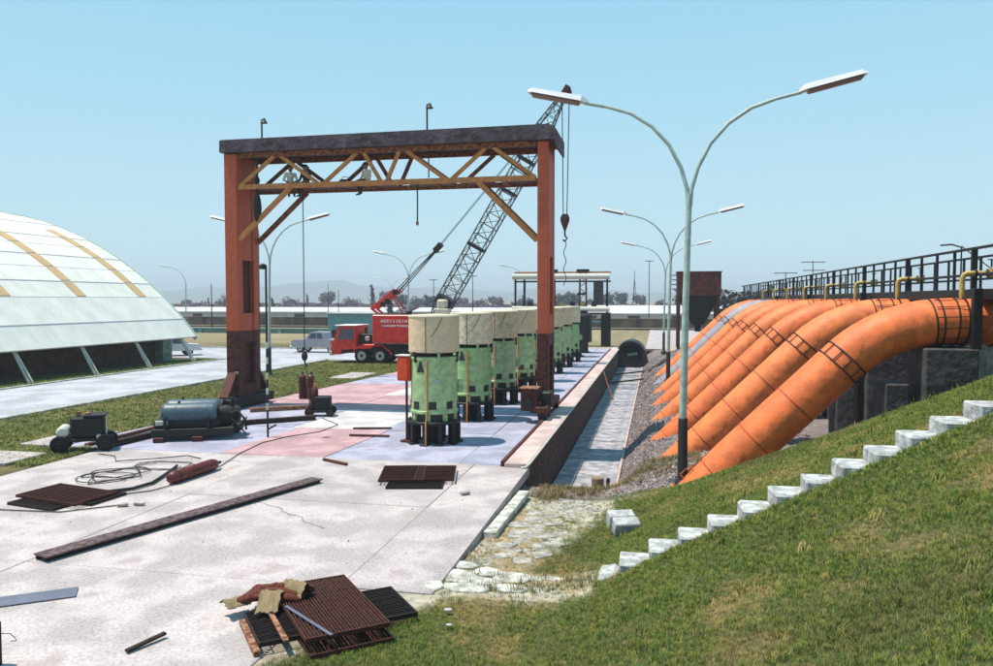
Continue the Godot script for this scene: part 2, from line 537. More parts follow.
func build_paving() -> void:
	# near apron
	var ap := Node3D.new()
	add_named(ap, "concrete_apron", null)
	tag(ap, "", "", "", "structure")
	var st := mb()
	bx2(st, Vector3(-16.38, -0.34, -20.46), Vector3(-4.85, -0.10, -6.0))
	bx2(st, Vector3(-4.84, -0.34, -20.46), Vector3(-3.35, -0.10, -11.25))
	obj("base", st, M.far_dark, ap)
	var cols := [-16.4, -10.6, -4.85, -3.32]
	var rows := [-20.5, -16.0, -11.25, -6.0]
	var mats: Array = [M.concrete_a, M.concrete_b, M.concrete_c]
	for i in 3:
		for j in 3:
			if i == 2 and j == 2: continue
			var g := 0.008
			slab(ap, "slab", [Vector2(cols[i] + g, rows[j] + g), Vector2(cols[i + 1] - g, rows[j] + g), Vector2(cols[i + 1] - g, rows[j + 1] - g), Vector2(cols[i] + g, rows[j + 1] - g)], 0.004 * ((i * 2 + j) % 3), 0.22, mats[(i + j * 2) % 3])
	for q in [[-8.9, -15.9, -6.4, -14.1], [-14.9, -18.6, -11.4, -19.6], [-9.9, -9.2, -8.2, -8.6]]:
		st = mb()
		var last := Vector3(q[0], 0.0115, q[1])
		var stp := 16
		for k in stp:
			var u := (k + 1.0) / stp
			var nx := Vector3(lerpf(q[0], q[2], u) + 0.22 * patch.get_noise_2d(q[0] * 50 + k * 14, 3), 0.0115, lerpf(q[1], q[3], u) + 0.22 * patch.get_noise_2d(q[1] * 50 + k * 14, 90))
			bar(st, last, nx, rng.randf_range(0.004, 0.010), 0.004)
			last = nx
		obj("crack", st, M.far_dark, ap)
	# pump deck behind it
	var dk := Node3D.new()
	add_named(dk, "pump_deck", null)
	tag(dk, "", "", "", "structure")
	st = mb()
	bx2(st, Vector3(-13.9, -0.34, -70.0), Vector3(-3.99, -0.12, -20.6))
	obj("base", st, M.far_dark, dk)
	var z := -20.52
	var row := 0
	while z > -69.5:
		var z2 := z - 4.72
		var zz := [z - 0.01, z2 + 0.01]
		var cx := [[deck_edge(z), deck_edge(z2)], [-12.6, -12.3], [-9.3, -9.0], [-5.3, -5.3], [-4.0, -4.0]]
		var pick := [M.deck_pink if row % 3 != 1 else M.deck_lilac, M.deck_pink if row % 2 == 0 else M.deck_white, M.deck_lilac if row % 2 == 0 else M.deck_lilac_b, M.deck_lilac if row > 0 else M.deck_lilac_b]
		if row == 0: pick = [M.deck_lilac, M.deck_pink, M.deck_lilac, M.deck_lilac_b]
		for i in 4:
			var g := 0.01
			slab(dk, "slab", [Vector2(cx[i][0] + g, zz[0]), Vector2(cx[i + 1][0] - g, zz[0]), Vector2(cx[i + 1][1] - g, zz[1]), Vector2(cx[i][1] + g, zz[1])], 0.005 * ((row * 3 + i * 2) % 4), 0.2, pick[i])
		z = z2
		row += 1
	# retaining wall of the channel with its coping
	var w := thing("retaining_wall", "dark stained retaining wall beside the sunken channel, with pale pink coping on top", "wall")
	st = mb()
	bx2(st, Vector3(-3.98, -2.2, -70.2), Vector3(-3.37, 0.0, -20.35))
	obj("wall_face", st, M.dark_stone, w)
	z = -20.3
	while z > -70:
		st = mb()
		bx2(st, Vector3(-3.985, 0.003, z - 3.09), Vector3(-3.345, 0.115 + rng.randf() * 0.006, z), 0.015)
		obj("coping_block", st, M.coping, w)
		z -= 3.1
	var r := thing("crane_rail", "dark steel crane rail along the left edge of the pink coping", "rail")
	st = mb()
	bx2(st, Vector3(-4.10, 0.0, -70), Vector3(-4.0, 0.16, -20.35), 0.01)
	obj("rail_head", st, M.dark_red, r)
	r = thing("crane_rail", "dark steel crane rail under the left leg of the gantry", "rail")
	st = mb()
	bx2(st, Vector3(-17.2, -0.02, -30), Vector3(-17.05, 0.1, -20.6), 0.01)
	obj("rail_head", st, M.dark_red, r)
	var cp := thing("conduit_pipe", "thin pale conduit along the coping edge, bent down at its near end", "pipe")
	st = mb()
	tube(st, [Vector3(-3.52, 0.02, -20.24), Vector3(-3.4, 0.04, -20.22), Vector3(-3.31, 0.10, -20.3), Vector3(-3.30, 0.11, -20.6), Vector3(-3.30, 0.11, -27.6), Vector3(-3.30, 0.11, -70)], [0.03], 8)
	obj("conduit", st, M.white_paint, cp)
	# channel floor slabs
	var ch := Node3D.new()
	add_named(ch, "channel_floor", null)
	tag(ch, "", "", "", "structure")
	z = -23.6
	var k := 0
	var cm: Array = [M.channel_a, M.channel_b, M.channel_c]
	while z > -71:
		var wd := 0.72 + 0.1 * rng.randf()
		st = mb()
		bx(st, Vector3(-2.33, -1.72 + rng.randf_range(-0.02, 0.03), z - wd / 2), Vector3(2.02, 0.24, wd - 0.02), 0.015, Basis(Vector3.RIGHT, rng.randf_range(-0.012, 0.012)))
		obj("floor_slab", st, cm[rng.randi() % 3], ch)
		z -= wd
		k += 1
	st = mb()
	bx2(st, Vector3(-1.30, -1.8, -71), Vector3(-1.20, -1.50, -23.4), 0.02)
	obj("edge_kerb", st, M.coping, ch)
	# culvert mouth at the far end
	var cu := thing("culvert_pipe", "dark round culvert mouth at the far end of the sunken channel", "culvert", Vector3(-2.3, -0.5, -70.6))
	st = mb()
	for s in 28:
		var a := TAU * s / 28.0
		var b := TAU * (s + 1) / 28.0
		var f := func(t: float, rr: float, zz: float) -> Vector3: return Vector3(cos(t) * rr, sin(t) * rr, zz)
		st.set_smooth_group(1)
		quad(st, f.call(a, 1.32, 0.0), f.call(a, 1.32, -4.0), f.call(b, 1.32, -4.0), f.call(b, 1.32, 0.0))
		st.set_smooth_group(2)
		quad(st, f.call(a, 1.12, 0.0), f.call(b, 1.12, 0.0), f.call(b, 1.12, -4.0), f.call(a, 1.12, -4.0))
		st.set_smooth_group(3)
		quad(st, f.call(a, 1.12, 0.0), f.call(a, 1.32, 0.0), f.call(b, 1.32, 0.0), f.call(b, 1.12, 0.0))
	obj("pipe_shell", st, M.black_iron, cu)
	st = mb()
	cyl(st, Vector3(0, 0, -3.9), Vector3(0, 0, -3.7), 1.15, -1, 24)
	obj("back_plate", st, M.truck_black, cu)
	st = mb()
	bx(st, Vector3(0.15, 0.1, -0.4), Vector3(0.9, 0.22, 0.12), 0.02, Basis(Vector3.BACK, 0.15))
	obj("pale_board", st, M.teal_concrete, cu)
	# roads
	var rd := mb()
	bx2(rd, Vector3(-31.9, -0.2, -54.0), Vector3(-24.1, 0.02, 10.0))
	tag(obj("road", rd, M.road), "", "", "", "structure")
	rd = mb()
	bx2(rd, Vector3(-60, -0.2, -66.0), Vector3(-19.0, 0.02, -54.003))
	tag(obj("cross_road", rd, M.road), "", "", "", "structure")
	for a in [[Vector3(-24.08, -0.1, -53.9), Vector3(-23.93, 0.10, 10.0)], [Vector3(-32.07, -0.1, -53.9), Vector3(-31.92, 0.10, 10.0)], [Vector3(-60, -0.1, -66.17), Vector3(-19, 0.12, -66.02)]]:
		st = mb()
		bx2(st, a[0], a[1], 0.02)
		tag(obj("kerb", st, M.kerb), "", "", "", "structure")
	# pale yard at the back right
	st = mb()
	bx2(st, Vector3(-1.0, -0.2, -120), Vector3(60, 0.015, -72.5))
	tag(obj("yard_pavement", st, M.concrete_b), "", "", "", "structure")
	# loose pale slabs on the grass strip
	var sl := [["pale concrete slab on the grass left of the blue compressor", -18.6, -21.7, 1.5, 2.6], ["pale concrete slab at the left edge beside the small engine", -18.5, -18.6, 2.2, 1.5], ["pale concrete slab on the grass in front of the red truck", -17.6, -43.2, 1.6, 3.4]]
	for s in sl:
		var t := thing("concrete_slab", s[0], "slab", Vector3(s[1], 0, s[2]))
		st = mb()
		bx(st, Vector3(0, 0.0, 0), Vector3(s[3], 0.1, s[4]), 0.02)
		obj("slab", st, M.concrete_c, t)

func stair_point(i: int) -> Vector2:   # nose of step i (x, y), measured on the photograph's bank
	return Vector2(-0.52 + 0.437 * i, 0.585 + 0.2265 * i)

func build_stairs() -> void:
	var t := thing("stairway", "white concrete stairway climbing the grass bank to the right", "stairs", Vector3(0, 0, 0))
	for i in 19:
		var p := stair_point(i)
		var st := mb()
		var w := 0.437 + 0.04
		bx(st, Vector3(p.x + w / 2 + 0.02, p.y - 0.25 + rng.randf_range(-0.02, 0.012), -11.8 + rng.randf_range(-0.03, 0.02)), Vector3(w + 0.05, 0.5, 0.6 + rng.randf_range(-0.04, 0.04)), rng.randf_range(0.015, 0.04), Basis(Vector3.UP, rng.randf_range(-0.06, 0.06)))
		obj("step", st, M.white_step, t)
	var st := mb()
	bx(st, Vector3(-0.66, 0.16, -11.85), Vector3(0.32, 0.42, 0.55), 0.06, Basis(Vector3.BACK, 0.2))
	obj("step", st, M.white_step, t)

# ------------------------------------------------------------------ scatter
func scatter(called: String, mesh: Mesh, m: Material, xf: Array, cols: Array) -> void:
	var mm := MultiMesh.new()
	mm.transform_format = MultiMesh.TRANSFORM_3D
	mm.use_colors = true
	mm.mesh = mesh
	mm.instance_count = xf.size()
	for i in xf.size():
		mm.set_instance_transform(i, xf[i])
		mm.set_instance_color(i, cols[i])
	var o := MultiMeshInstance3D.new()
	o.multimesh = mm
	o.material_override = m
	add_named(o, called, null)
	tag(o, "", "", "", "stuff")

func tuft(n: int, spread: float, bend: float) -> ArrayMesh:
	var st := mb()
	st.set_smooth_group(-1)
	for i in n:
		var a := rng.randf() * TAU
		var r := spread * sqrt(rng.randf())
		var base := Vector3(cos(a) * r, -0.08, sin(a) * r)
		var b := rng.randf() * TAU
		var lean := Vector3(cos(b), 0, sin(b)) * bend * rng.randf_range(0.3, 1.0)
		var h := rng.randf_range(0.6, 1.0)
		var w := Vector3(-sin(b), 0, cos(b)) * 0.045
		var mid := base + Vector3(0, h * 0.6, 0) + lean * 0.35
		var tip := base + Vector3(0, h, 0) + lean
		st.set_color(Color.WHITE)
		tri(st, base - w, base + w, mid + w * 0.7); tri(st, base - w, mid + w * 0.7, mid - w * 0.7)
		tri(st, mid - w * 0.7, mid + w * 0.7, tip)
	st.generate_normals()
	return st.commit()

func grass_colour(d: float) -> Color:
	var c: Color
	var r := rng.randf()
	if r < 0.05 + 0.6 * sm(0.55, 0.95, d): c = Color(0.36, 0.26, 0.09).lerp(Color(0.46, 0.34, 0.12), rng.randf())
	elif r < 0.40 + 0.3 * d: c = Color(0.16, 0.19, 0.03).lerp(Color(0.27, 0.26, 0.05), rng.randf())
	else: c = Color(0.06, 0.115, 0.015).lerp(Color(0.13, 0.205, 0.025), rng.randf())
	return c

func build_vegetation() -> void:
	var t := tuft(8, 0.75, 0.75)
	var xf := []
	var cs := []
	while xf.size() < 200000:
		var x := rng.randf_range(-5.0, 12.0)
		var z := rng.randf_range(-18.9, -3.5)
		if x < -0.5 - 0.36 * -z and z > -8: continue
		if x > 0.62 * -z + 2.5: continue
		var k := near_lawn(x, z)
		var d := dry(x, z)
		if x > -0.6 and z < -11.55 and z > -12.05:
			if rng.randf() < 0.7 or z < -11.75: continue
		if rng.randf() > k * (1.0 - 0.3 * sm(0.72, 1.0, d)): continue
		var s := rng.randf_range(0.035, 0.075) * (1.0 - 0.3 * d)
		if x > -0.6 and z > -11.6 and z < -11.2: s *= 1.35
		var b := Basis(Vector3.UP, rng.randf() * TAU).scaled(Vector3(s * 1.05, s, s * 1.05))
		xf.append(Transform3D(b, Vector3(x, height(x, z) + 0.0, z)))
		var dark := sm(0.05, 0.55, patch.get_noise_2d(x * 16 + 300, z * 16 + 50))
		cs.append((grass_colour(d) * 1.08).lerp(Color(0.10, 0.085, 0.028), 0.45 * dark))
	for i in 520:      # coarser tussocks and weeds standing out of the turf
		var x := rng.randf_range(-4.0, 9.0)
		var z := rng.randf_range(-18.0, -6.0)
		if rng.randf() > near_lawn(x, z) or x > 0.47 * -z + 0.9: continue
		if x > -0.6 and z < -11.5 and z > -12.1: continue
		var s := rng.randf_range(0.09, 0.17)
		xf.append(Transform3D(Basis(Vector3.UP, rng.randf() * TAU).scaled(Vector3(s * 1.1, s, s * 1.1)), Vector3(x, height(x, z), z)))
		cs.append(grass_colour(dry(x, z)) * 0.85)
	scatter("bank_grass", t, M.grass, xf, cs)
	# rough weeds where the channel meets the bank, and along the apron edge
	xf = []; cs = []
	var w := tuft(9, 0.5, 1.0)
	while xf.size() < 1500:
		var x := rng.randf_range(-3.3, 1.2)
		var z := rng.randf_range(-24.2, -11.6)
		var k := 0.0
		if z < -18.0: k = 0.9 * exp(-pow((z + 20.6 + 0.9 * (x + 1.2)) / 1.1, 2.0))
		if x < -2.9: k = max(k, 0.4)
		elif z > -12.4 and x < -0.9: k = max(k, 0.3)
		if rng.randf() > k: continue
		var s := rng.randf_range(0.07, 0.22) * (0.5 if x < -2.9 else 1.0)
		xf.append(Transform3D(Basis(Vector3.UP, rng.randf() * TAU).scaled(Vector3(s * 0.8, s, s * 0.8)), Vector3(x, height(x, z), z)))
		cs.append(Color(0.20, 0.15, 0.07).lerp(Color(0.14, 0.14, 0.05), rng.randf()) if rng.randf() < 0.8 else Color(0.40, 0.24, 0.10))
	scatter("weeds", w, M.grass, xf, cs)
	# lawn strips by the road
	xf = []; cs = []
	var n := 0
	while n < 42000:
		n += 1
		var z := -18.0 - 52.0 * pow(rng.randf(), 1.4)
		var x := rng.randf_range(-34.6, -14.0)
		if x < -23.9 and x > -32.1: continue
		if z < -53.8 and z > -66.2: continue
		if x > deck_edge(z) - 0.05: continue
		var d := dry(x, z)
		var s := rng.randf_range(0.07, 0.15)
		xf.append(Transform3D(Basis(Vector3.UP, rng.randf() * TAU).scaled(Vector3(s * 2.0, s, s * 2.0)), Vector3(x, -0.03, z)))
		cs.append(grass_colour(d * 0.8).lerp(Color(0.13, 0.13, 0.035), 0.4))
	scatter("verge_grass", t, M.grass, xf, cs)
	# gravel under the pipes
	var sm_ := mb()
	sm_.set_smooth_group(-1)
	var rr := []
	for i in 30: rr.append(rng.randf_range(0.75, 1.1))
	var idx := 0
	var ring := func(row: int, k: int) -> Vector3:
		var a := TAU * k / 5.0 + row * 0.5
		var yy: float = [-0.5, -0.1, 0.45][row]
		var r2: float = [0.6, 1.0, 0.6][row]
		return Vector3(cos(a) * r2, yy, sin(a) * r2) * float(rr[row * 5 + k % 5])
	sm_.set_color(Color.WHITE)
	for row in 2:
		for k in 5:
			qo(sm_, ring.call(row, k), ring.call(row, (k + 1) % 5), ring.call(row + 1, (k + 1) % 5), ring.call(row + 1, k), Vector3.ZERO)
	for k in range(1, 4):
		tri(sm_, ring.call(2, 0), ring.call(2, k + 1), ring.call(2, k))
	sm_.generate_normals()
	var stone := sm_.commit()
	xf = []; cs = []
	while xf.size() < 36000:
		var x := rng.randf_range(-1.2, 4.5)
		var z := -19.0 - 51.0 * pow(rng.randf(), 1.7)
		if z > -19.6 and x > 0.4 and rng.randf() < 0.5: continue
		var s := rng.randf_range(0.02, 0.052) * (1.0 + 0.010 * (-z - 19.0)) * (1.0 if rng.randf() < 0.93 else 1.7)
		var b := Basis.from_euler(Vector3(rng.randf() * 6, rng.randf() * 6, rng.randf() * 6)).scaled(Vector3(s, s * 0.8, s))
		xf.append(Transform3D(b, Vector3(x, height(x, z) + s * 0.15, z)))
		var g := rng.randf_range(0.22, 0.62)
		cs.append(Color(g * 1.04, g * 0.90, g * 0.98))
	scatter("gravel", stone, M.stone, xf, cs)
	# small rubble and dirt crumbs on the near ground
	xf = []; cs = []
	for i in 420:
		var x := rng.randf_range(-16, -0.9)
		var z := rng.randf_range(-20, -7)
		if x > -3.3 and z > -11: continue
		if x < -3.4 and rng.randf() < 0.85: continue
		var s := rng.randf_range(0.006, 0.022)
		xf.append(Transform3D(Basis.from_euler(Vector3(rng.randf() * 6, rng.randf() * 6, 0)).scaled(Vector3.ONE * s), Vector3(x, (height(x, z) if x > -3.3 else 0.008) + s * 0.3, z)))
		var g := rng.randf_range(0.15, 0.5)
		cs.append(Color(g, g * 0.88, g * 0.75))
	scatter("rubble", stone, M.stone, xf, cs)

func build_flagstones() -> void:
	var spots := [[-3.15, -12.15, 0.40, 0.32], [-2.72, -12.45, 0.34, 0.22], [-2.75, -11.95, 0.36, 0.22], [-2.25, -12.25, 0.38, 0.24], [-2.9, -11.62, 0.42, 0.2], [-2.2, -11.75, 0.30, 0.17], [-1.65, -12.3, 0.34, 0.16], [-1.6, -11.72, 0.26, 0.13], [-3.45, -11.6, 0.22, 0.24], [-1.15, -12.2, 0.26, 0.12], [-3.2, -12.75, 0.3, 0.18]]
	var words := ["large pale flagstone nearest the apron corner", "pale flagstone at the back of the broken path", "pale flagstone in the middle of the broken path", "wide pale flagstone in the back row of the broken path", "long pale flagstone at the front of the broken path by the grass", "narrow pale flagstone in the front row, right of the long one", "pale flagstone in the back row, second from the right end", "small narrow flagstone alone at the front right of the path", "small pale flagstone against the apron edge", "thin pale flagstone at the right end of the broken path", "flat pale flagstone farthest up the dirt path beside the apron"]
	for i in spots.size():
		var s: Array = spots[i]
		var poly := []
		for k in 7:
			var a := TAU * k / 7.0
			var r := rng.randf_range(0.8, 1.12)
			poly.append(Vector2(cos(a) * s[2] * r, sin(a) * s[3] * r))
		var t := thing("flagstone", words[i], "paving stone", Vector3(s[0], floor_level(s[1]) + 0.012, s[1]), 0.0, "broken flagstones at the foot of the bank")
		slab(t, "stone", poly, 0.02 + 0.015 * rng.randf(), 0.12, M.flagstone, 0.015)
	var bp := thing("broken_paving", "broken grey paving slabs sunk in the slope between apron and bank", "paving")
	var spots2 := []
	for k in 26:
		var zz := -13.0 - 5.6 * (k + rng.randf() * 0.8) / 26.0
		spots2.append([lerpf(-3.0, -1.9, fmod(k * 0.618, 1.0)) + 0.1 * (zz + 13.0) * -0.6, zz, rng.randf_range(0.16, 0.42), rng.randf_range(0.14, 0.34)])
	for q in spots2:
		var poly := []
		var sl := atan(0.4 / 8.5)
		var sides := 4 + rng.randi() % 3
		for k in sides:
			var a := TAU * (k + rng.randf_range(-0.25, 0.25)) / sides
			var rr := rng.randf_range(0.8, 1.25)
			poly.append(Vector2(cos(a) * q[2] * rr, sin(a) * q[3] * rr))
		slab(bp, "slab", poly, rng.randf_range(0.008, 0.03), 0.08, M.paving, 0.012)
		var o: Node3D = bp.get_child(bp.get_child_count() - 1)
		o.transform = Transform3D(Basis(Vector3.RIGHT, -sl) * Basis.from_euler(Vector3(rng.randf_range(-0.02, 0.02), rng.randf() * 6.0, rng.randf_range(-0.03, 0.03))), Vector3(q[0], floor_level(q[1]), q[1]))
	var t := thing("concrete_block", "white concrete block lying tilted on the grass bank below the stairs", "block", Vector3(-0.62, 0.07, -15.1), 0.35)
	var st := mb()
	bx(st, Vector3(0, 0.13, -0.12), Vector3(0.52, 0.30, 0.26), 0.02, Basis(Vector3.RIGHT, 0.25))
	bx(st, Vector3(0.02, 0.07, 0.16), Vector3(0.50, 0.28, 0.26), 0.02, Basis(Vector3.RIGHT, 0.35))
	obj("block", st, M.white_step, t)
	t = thing("concrete_beam", "pale concrete beam lying in the dirt below the apron edge", "beam", Vector3(-3.3, -0.26, -16.6))
	st = mb()
	bar(st, Vector3(0.12, 0.14, 1.9), Vector3(0.16, 0.04, -1.9), 0.26, 0.14, 0.015)
	obj("beam", st, M.flagstone, t)
	t = thing("drum", "small pale drum standing in weeds at the near end of the channel", "drum", Vector3(-1.75, -1.62, -23.9))
	st = mb()
	lathe(st, [Vector2(0, 0), Vector2(0.19, 0), Vector2(0.2, 0.03), Vector2(0.19, 0.3), Vector2(0.205, 0.32), Vector2(0.19, 0.34), Vector2(0.19, 0.62), Vector2(0.17, 0.64), Vector2(0, 0.63)], 18)
	obj("barrel", st, M.cloth_pale, t)
	t = thing("stub_post", "short black stub post at the right end of the channel floor", "post", Vector3(-1.42, -1.62, -23.75))
	st = mb()
	lathe(st, [Vector2(0.06, 0), Vector2(0.06, 0.62), Vector2(0.045, 0.66), Vector2(0, 0.67)], 10)
	obj("post", st, M.black_iron, t)
	var bits := [["small white stone lying in the grass near the rusty gratings", -2.9, -10.6, 0.06], ["small white scrap in the grass in front of the flagstones", -2.75, -10.1, 0.045]]
	for b in bits:
		t = thing("white_stone", b[0], "stone", Vector3(b[1], 0.03, b[2]))
		st = mb()
		ball(st, Vector3(0, 0.02, 0), Vector3(b[3] * 1.2, b[3] * 0.3, b[3] * 0.8), 7)
		obj("stone", st, M.white_step, t)

# ------------------------------------------------------------------ pumps
func make_pump() -> Node3D:
	var p := thing("pump_motor", "", "pump motor", Vector3.ZERO, 0.0, "green pump motors in a row on the deck")
	var st := mb()
	lathe(st, [Vector2(0.34, 0.02), Vector2(0.34, 0.58), Vector2(0.3, 0.6)], 20)
	obj("pedestal_core", st, M.truck_black, p)
	st = mb()
	lathe(st, [Vector2(0.30, 0.62), Vector2(0.84, 0.62), Vector2(0.86, 0.65), Vector2(0.86, 0.70), Vector2(0.84, 0.72), Vector2(0.6, 0.72)], 28)
	obj("base_ring", st, M.black_iron, p)
	for k in 10:
		var a := TAU * (k + 0.3) / 10
		st = mb()
		bx(st, Vector3(0.72, 0.32, 0), Vector3(0.22, 0.62, 0.12), 0.015)
		bx(st, Vector3(0.76, 0.03, 0), Vector3(0.3, 0.05, 0.24), 0.01)
		var o := obj("pedestal_leg", st, M.black_iron, p)
		o.rotation.y = a
	st = mb()
	lathe(st, [Vector2(0.66, 0.72), Vector2(0.66, 0.95)], 28)
	obj("vent_band", st, M.dark_window, p)
	for k in 8:
		st = mb()
		bx(st, Vector3(0.68, 0.835, 0), Vector3(0.09, 0.23, 0.16), 0.01)
		var o := obj("vent_post", st, M.green, p)
		o.rotation.y = TAU * k / 8.0
	st = mb()
	lathe(st, [Vector2(0.6, 0.95), Vector2(0.75, 0.95), Vector2(0.765, 0.97), Vector2(0.765, 1.03), Vector2(0.75, 1.05), Vector2(0.735, 1.06), Vector2(0.735, 2.62), Vector2(0.76, 2.63), Vector2(0.765, 2.66), Vector2(0.765, 2.70), Vector2(0.75, 2.72), Vector2(0.55, 2.74)], 40)
	obj("motor_body", st, M.green, p)
	for k in 8:
		var a := TAU * k / 8.0 - 1.62
		st = mb()
		bx(st, Vector3(0.732, 1.22, 0), Vector3(0.03, 0.24, 0.24), 0.008)
		var o := obj("vent_grille", st, M.dark_window, p)
		o.rotation.y = a + 0.26
	for k in 6:
		st = mb()
		bx(st, Vector3(0.76, 2.72, 0), Vector3(0.08, 0.34, 0.07), 0.01)
		bx(st, Vector3(0.72, 2.86, 0), Vector3(0.16, 0.06, 0.12), 0.01)
		var o := obj("cover_bracket", st, M.green if k % 2 == 0 else M.black_iron, p)
		o.rotation.y = TAU * k / 6.0 - 1.1
	st = mb()
	lathe(st, [Vector2(0.60, 2.74), Vector2(0.60, 2.92)], 24)
	obj("neck", st, M.black_iron, p)
	st = mb()
	for k in 20:
		var a := TAU * k / 20.0
		cyl(st, Vector3(cos(a) * 0.80, 0.72, sin(a) * 0.80), Vector3(cos(a) * 0.80, 0.775, sin(a) * 0.80), 0.022, -1, 6)
	obj("flange_bolts", st, M.black_iron, p)
	st = mb()
	bx(st, Vector3(0.745, 1.95, 0), Vector3(0.012, 0.14, 0.2), 0.003)
	var np := obj("name_plate", st, M.rim_pale, p)
	np.rotation.y = -1.22
	# cover over the top
	st = mb()
	lathe(st, [Vector2(0.70, 2.86), Vector2(0.795, 2.86), Vector2(0.80, 2.88), Vector2(0.80, 3.97), Vector2(0.70, 3.97)], 44)
	var cv := obj("top_cover", st, M.cream, p)
	st = mb()
	lathe(st, [Vector2(0.72, 3.94), Vector2(0.815, 3.95), Vector2(0.82, 3.98), Vector2(0.80, 4.02), Vector2(0, 4.06)], 44)
	obj("cover_rim", st, M.cream_rim, cv)
	st = mb()
	var pts := []
	for i in 9:
		var a := -0.98 - i * 0.055
		pts.append(Vector3(cos(a) * 0.805, 3.95 - 0.075 * i - 0.01 * i * (8 - i) * 0.4, -sin(a) * 0.805))
	tube(st, pts, [0.012], 6)
	obj("lifting_rope", st, M.timber_pale, cv)
	st = mb()
	bx(st, Vector3(0.80, 3.4, 0), Vector3(0.02, 1.08, 0.03), 0.004)
	var seam := obj("seam", st, M.timber_pale, cv)
	seam.rotation.y = -1.62
	# conduit down the front, emblem plate
	st = mb()
	tube(st, [Vector3(0.76, 2.6, 0), Vector3(0.775, 2.4, 0), Vector3(0.775, 1.0, 0), Vector3(0.9, 0.7, 0), Vector3(0.92, 0.02, 0)], [0.028], 8)
	var cd := obj("drain_pipe", st, M.ochre, p)
	cd.rotation.y = -1.58
	st = mb()
	extrude(st, PackedVector2Array([Vector2(-0.13, -0.16), Vector2(0.13, -0.16), Vector2(0.03, 0.17), Vector2(-0.03, 0.17)]), 0.0, 0.02)
	var em := obj("emblem_plate", st, M.dark_window, p)
	em.transform = Transform3D(Basis(Vector3.UP, -0.33), Vector3(-0.235, 2.42, 0.69))
	st = mb()
	bx(st, Vector3(0.83, 1.75, 0), Vector3(0.2, 0.4, 0.34), 0.02)
	var tb := obj("terminal_box", st, M.green, p)
	tb.rotation.y = 0.5
	return p

func build_pumps() -> void:
	var ord := ["nearest", "second", "third", "fourth", "fifth", "sixth", "seventh", "eighth"]
	var proto := make_pump()
	for i in 8:
		var at := Vector3(-6.9 + 0.09 * i, 0.012, -23.6 - 4.72 * i)
		var lb: String = "green pump motor with cream top cover, %s along the row%s" % [ord[i], ", beside the orange switch box" if i == 0 else ""]
		if i == 0:
			proto.position = at
			proto.set_meta("label", lb)
		else:
			var c := copy(proto, "pump_motor", lb, at, rng.randf_range(-0.12, 0.12))
			(c.get_node("motor_body") as MeshInstance3D).material_override = [M.green, M.green_b, M.green_c][i % 3]
			(c.get_node("top_cover") as MeshInstance3D).material_override = [M.cream, M.cream_b, M.cream_c][(i * 2) % 3]
	# bare pump heads at the far end
	var bare := thing("bare_pump", "dark bare pump without a cover, nearer of two at the row's far end", "pump", Vector3(-6.35, 0, -61.4), 0.0, "bare pumps at the far end of the row")
	var st := mb()
	lathe(st, [Vector2(0.75, 0), Vector2(0.75, 0.1), Vector2(0.55, 0.15), Vector2(0.55, 0.9), Vector2(0.85, 0.95), Vector2(0.85, 1.1), Vector2(0.78, 1.12), Vector2(0.78, 3.1), Vector2(0.88, 3.12), Vector2(0.88, 3.25), Vector2(0.5, 3.4), Vector2(0.5, 3.6), Vector2(0, 3.65)], 24)
	obj("casing", st, M.black_iron, bare)
	st = mb()
	for k in 6: bx(st, Vector3(0.85, 2.0, 0).rotated(Vector3.UP, k * TAU / 6), Vector3(0.06, 1.9, 0.06), 0.0, Basis(Vector3.UP, k * TAU / 6))
	obj("rib", st, M.pillar, bare)
	copy(bare, "bare_pump", "dark bare pump without a cover, last of the whole row", Vector3(-6.25, 0, -66.1), 0.4)
	# orange switch box beside the first motor
	var b := thing("switch_box", "orange switch box on a thin red post beside the nearest pump motor", "switch box", Vector3(-7.75, 0.015, -23.35), -0.25)
	st = mb()
	bx(st, Vector3(0, 2.33, 0), Vector3(0.46, 0.78, 0.34), 0.025)
	var bo := obj("box", st, M.box_orange, b)
	st = mb()
	bx(st, Vector3(-0.02, 2.33, 0.185), Vector3(0.38, 0.68, 0.03), 0.01)
	var dr := obj("door", st, M.box_orange, bo)
	st = mb()
	bx(st, Vector3(-0.02, 2.74, 0), Vector3(0.52, 0.04, 0.42), 0.01)
	obj("lid", st, M.white_paint, bo)
	st = mb()
	cyl(st, Vector3(0.02, 0, 0), Vector3(0.02, 1.96, 0), 0.04, -1, 10)
	obj("post", st, M.brown_red, b)
	st = mb()
	bx(st, Vector3(0.02, 0.03, 0), Vector3(0.36, 0.05, 0.3), 0.01)
	bar(st, Vector3(0.18, 0.04, 0.1), Vector3(0.04, 0.5, 0.02), 0.03, 0.03)
	obj("foot", st, M.brown_red, b)

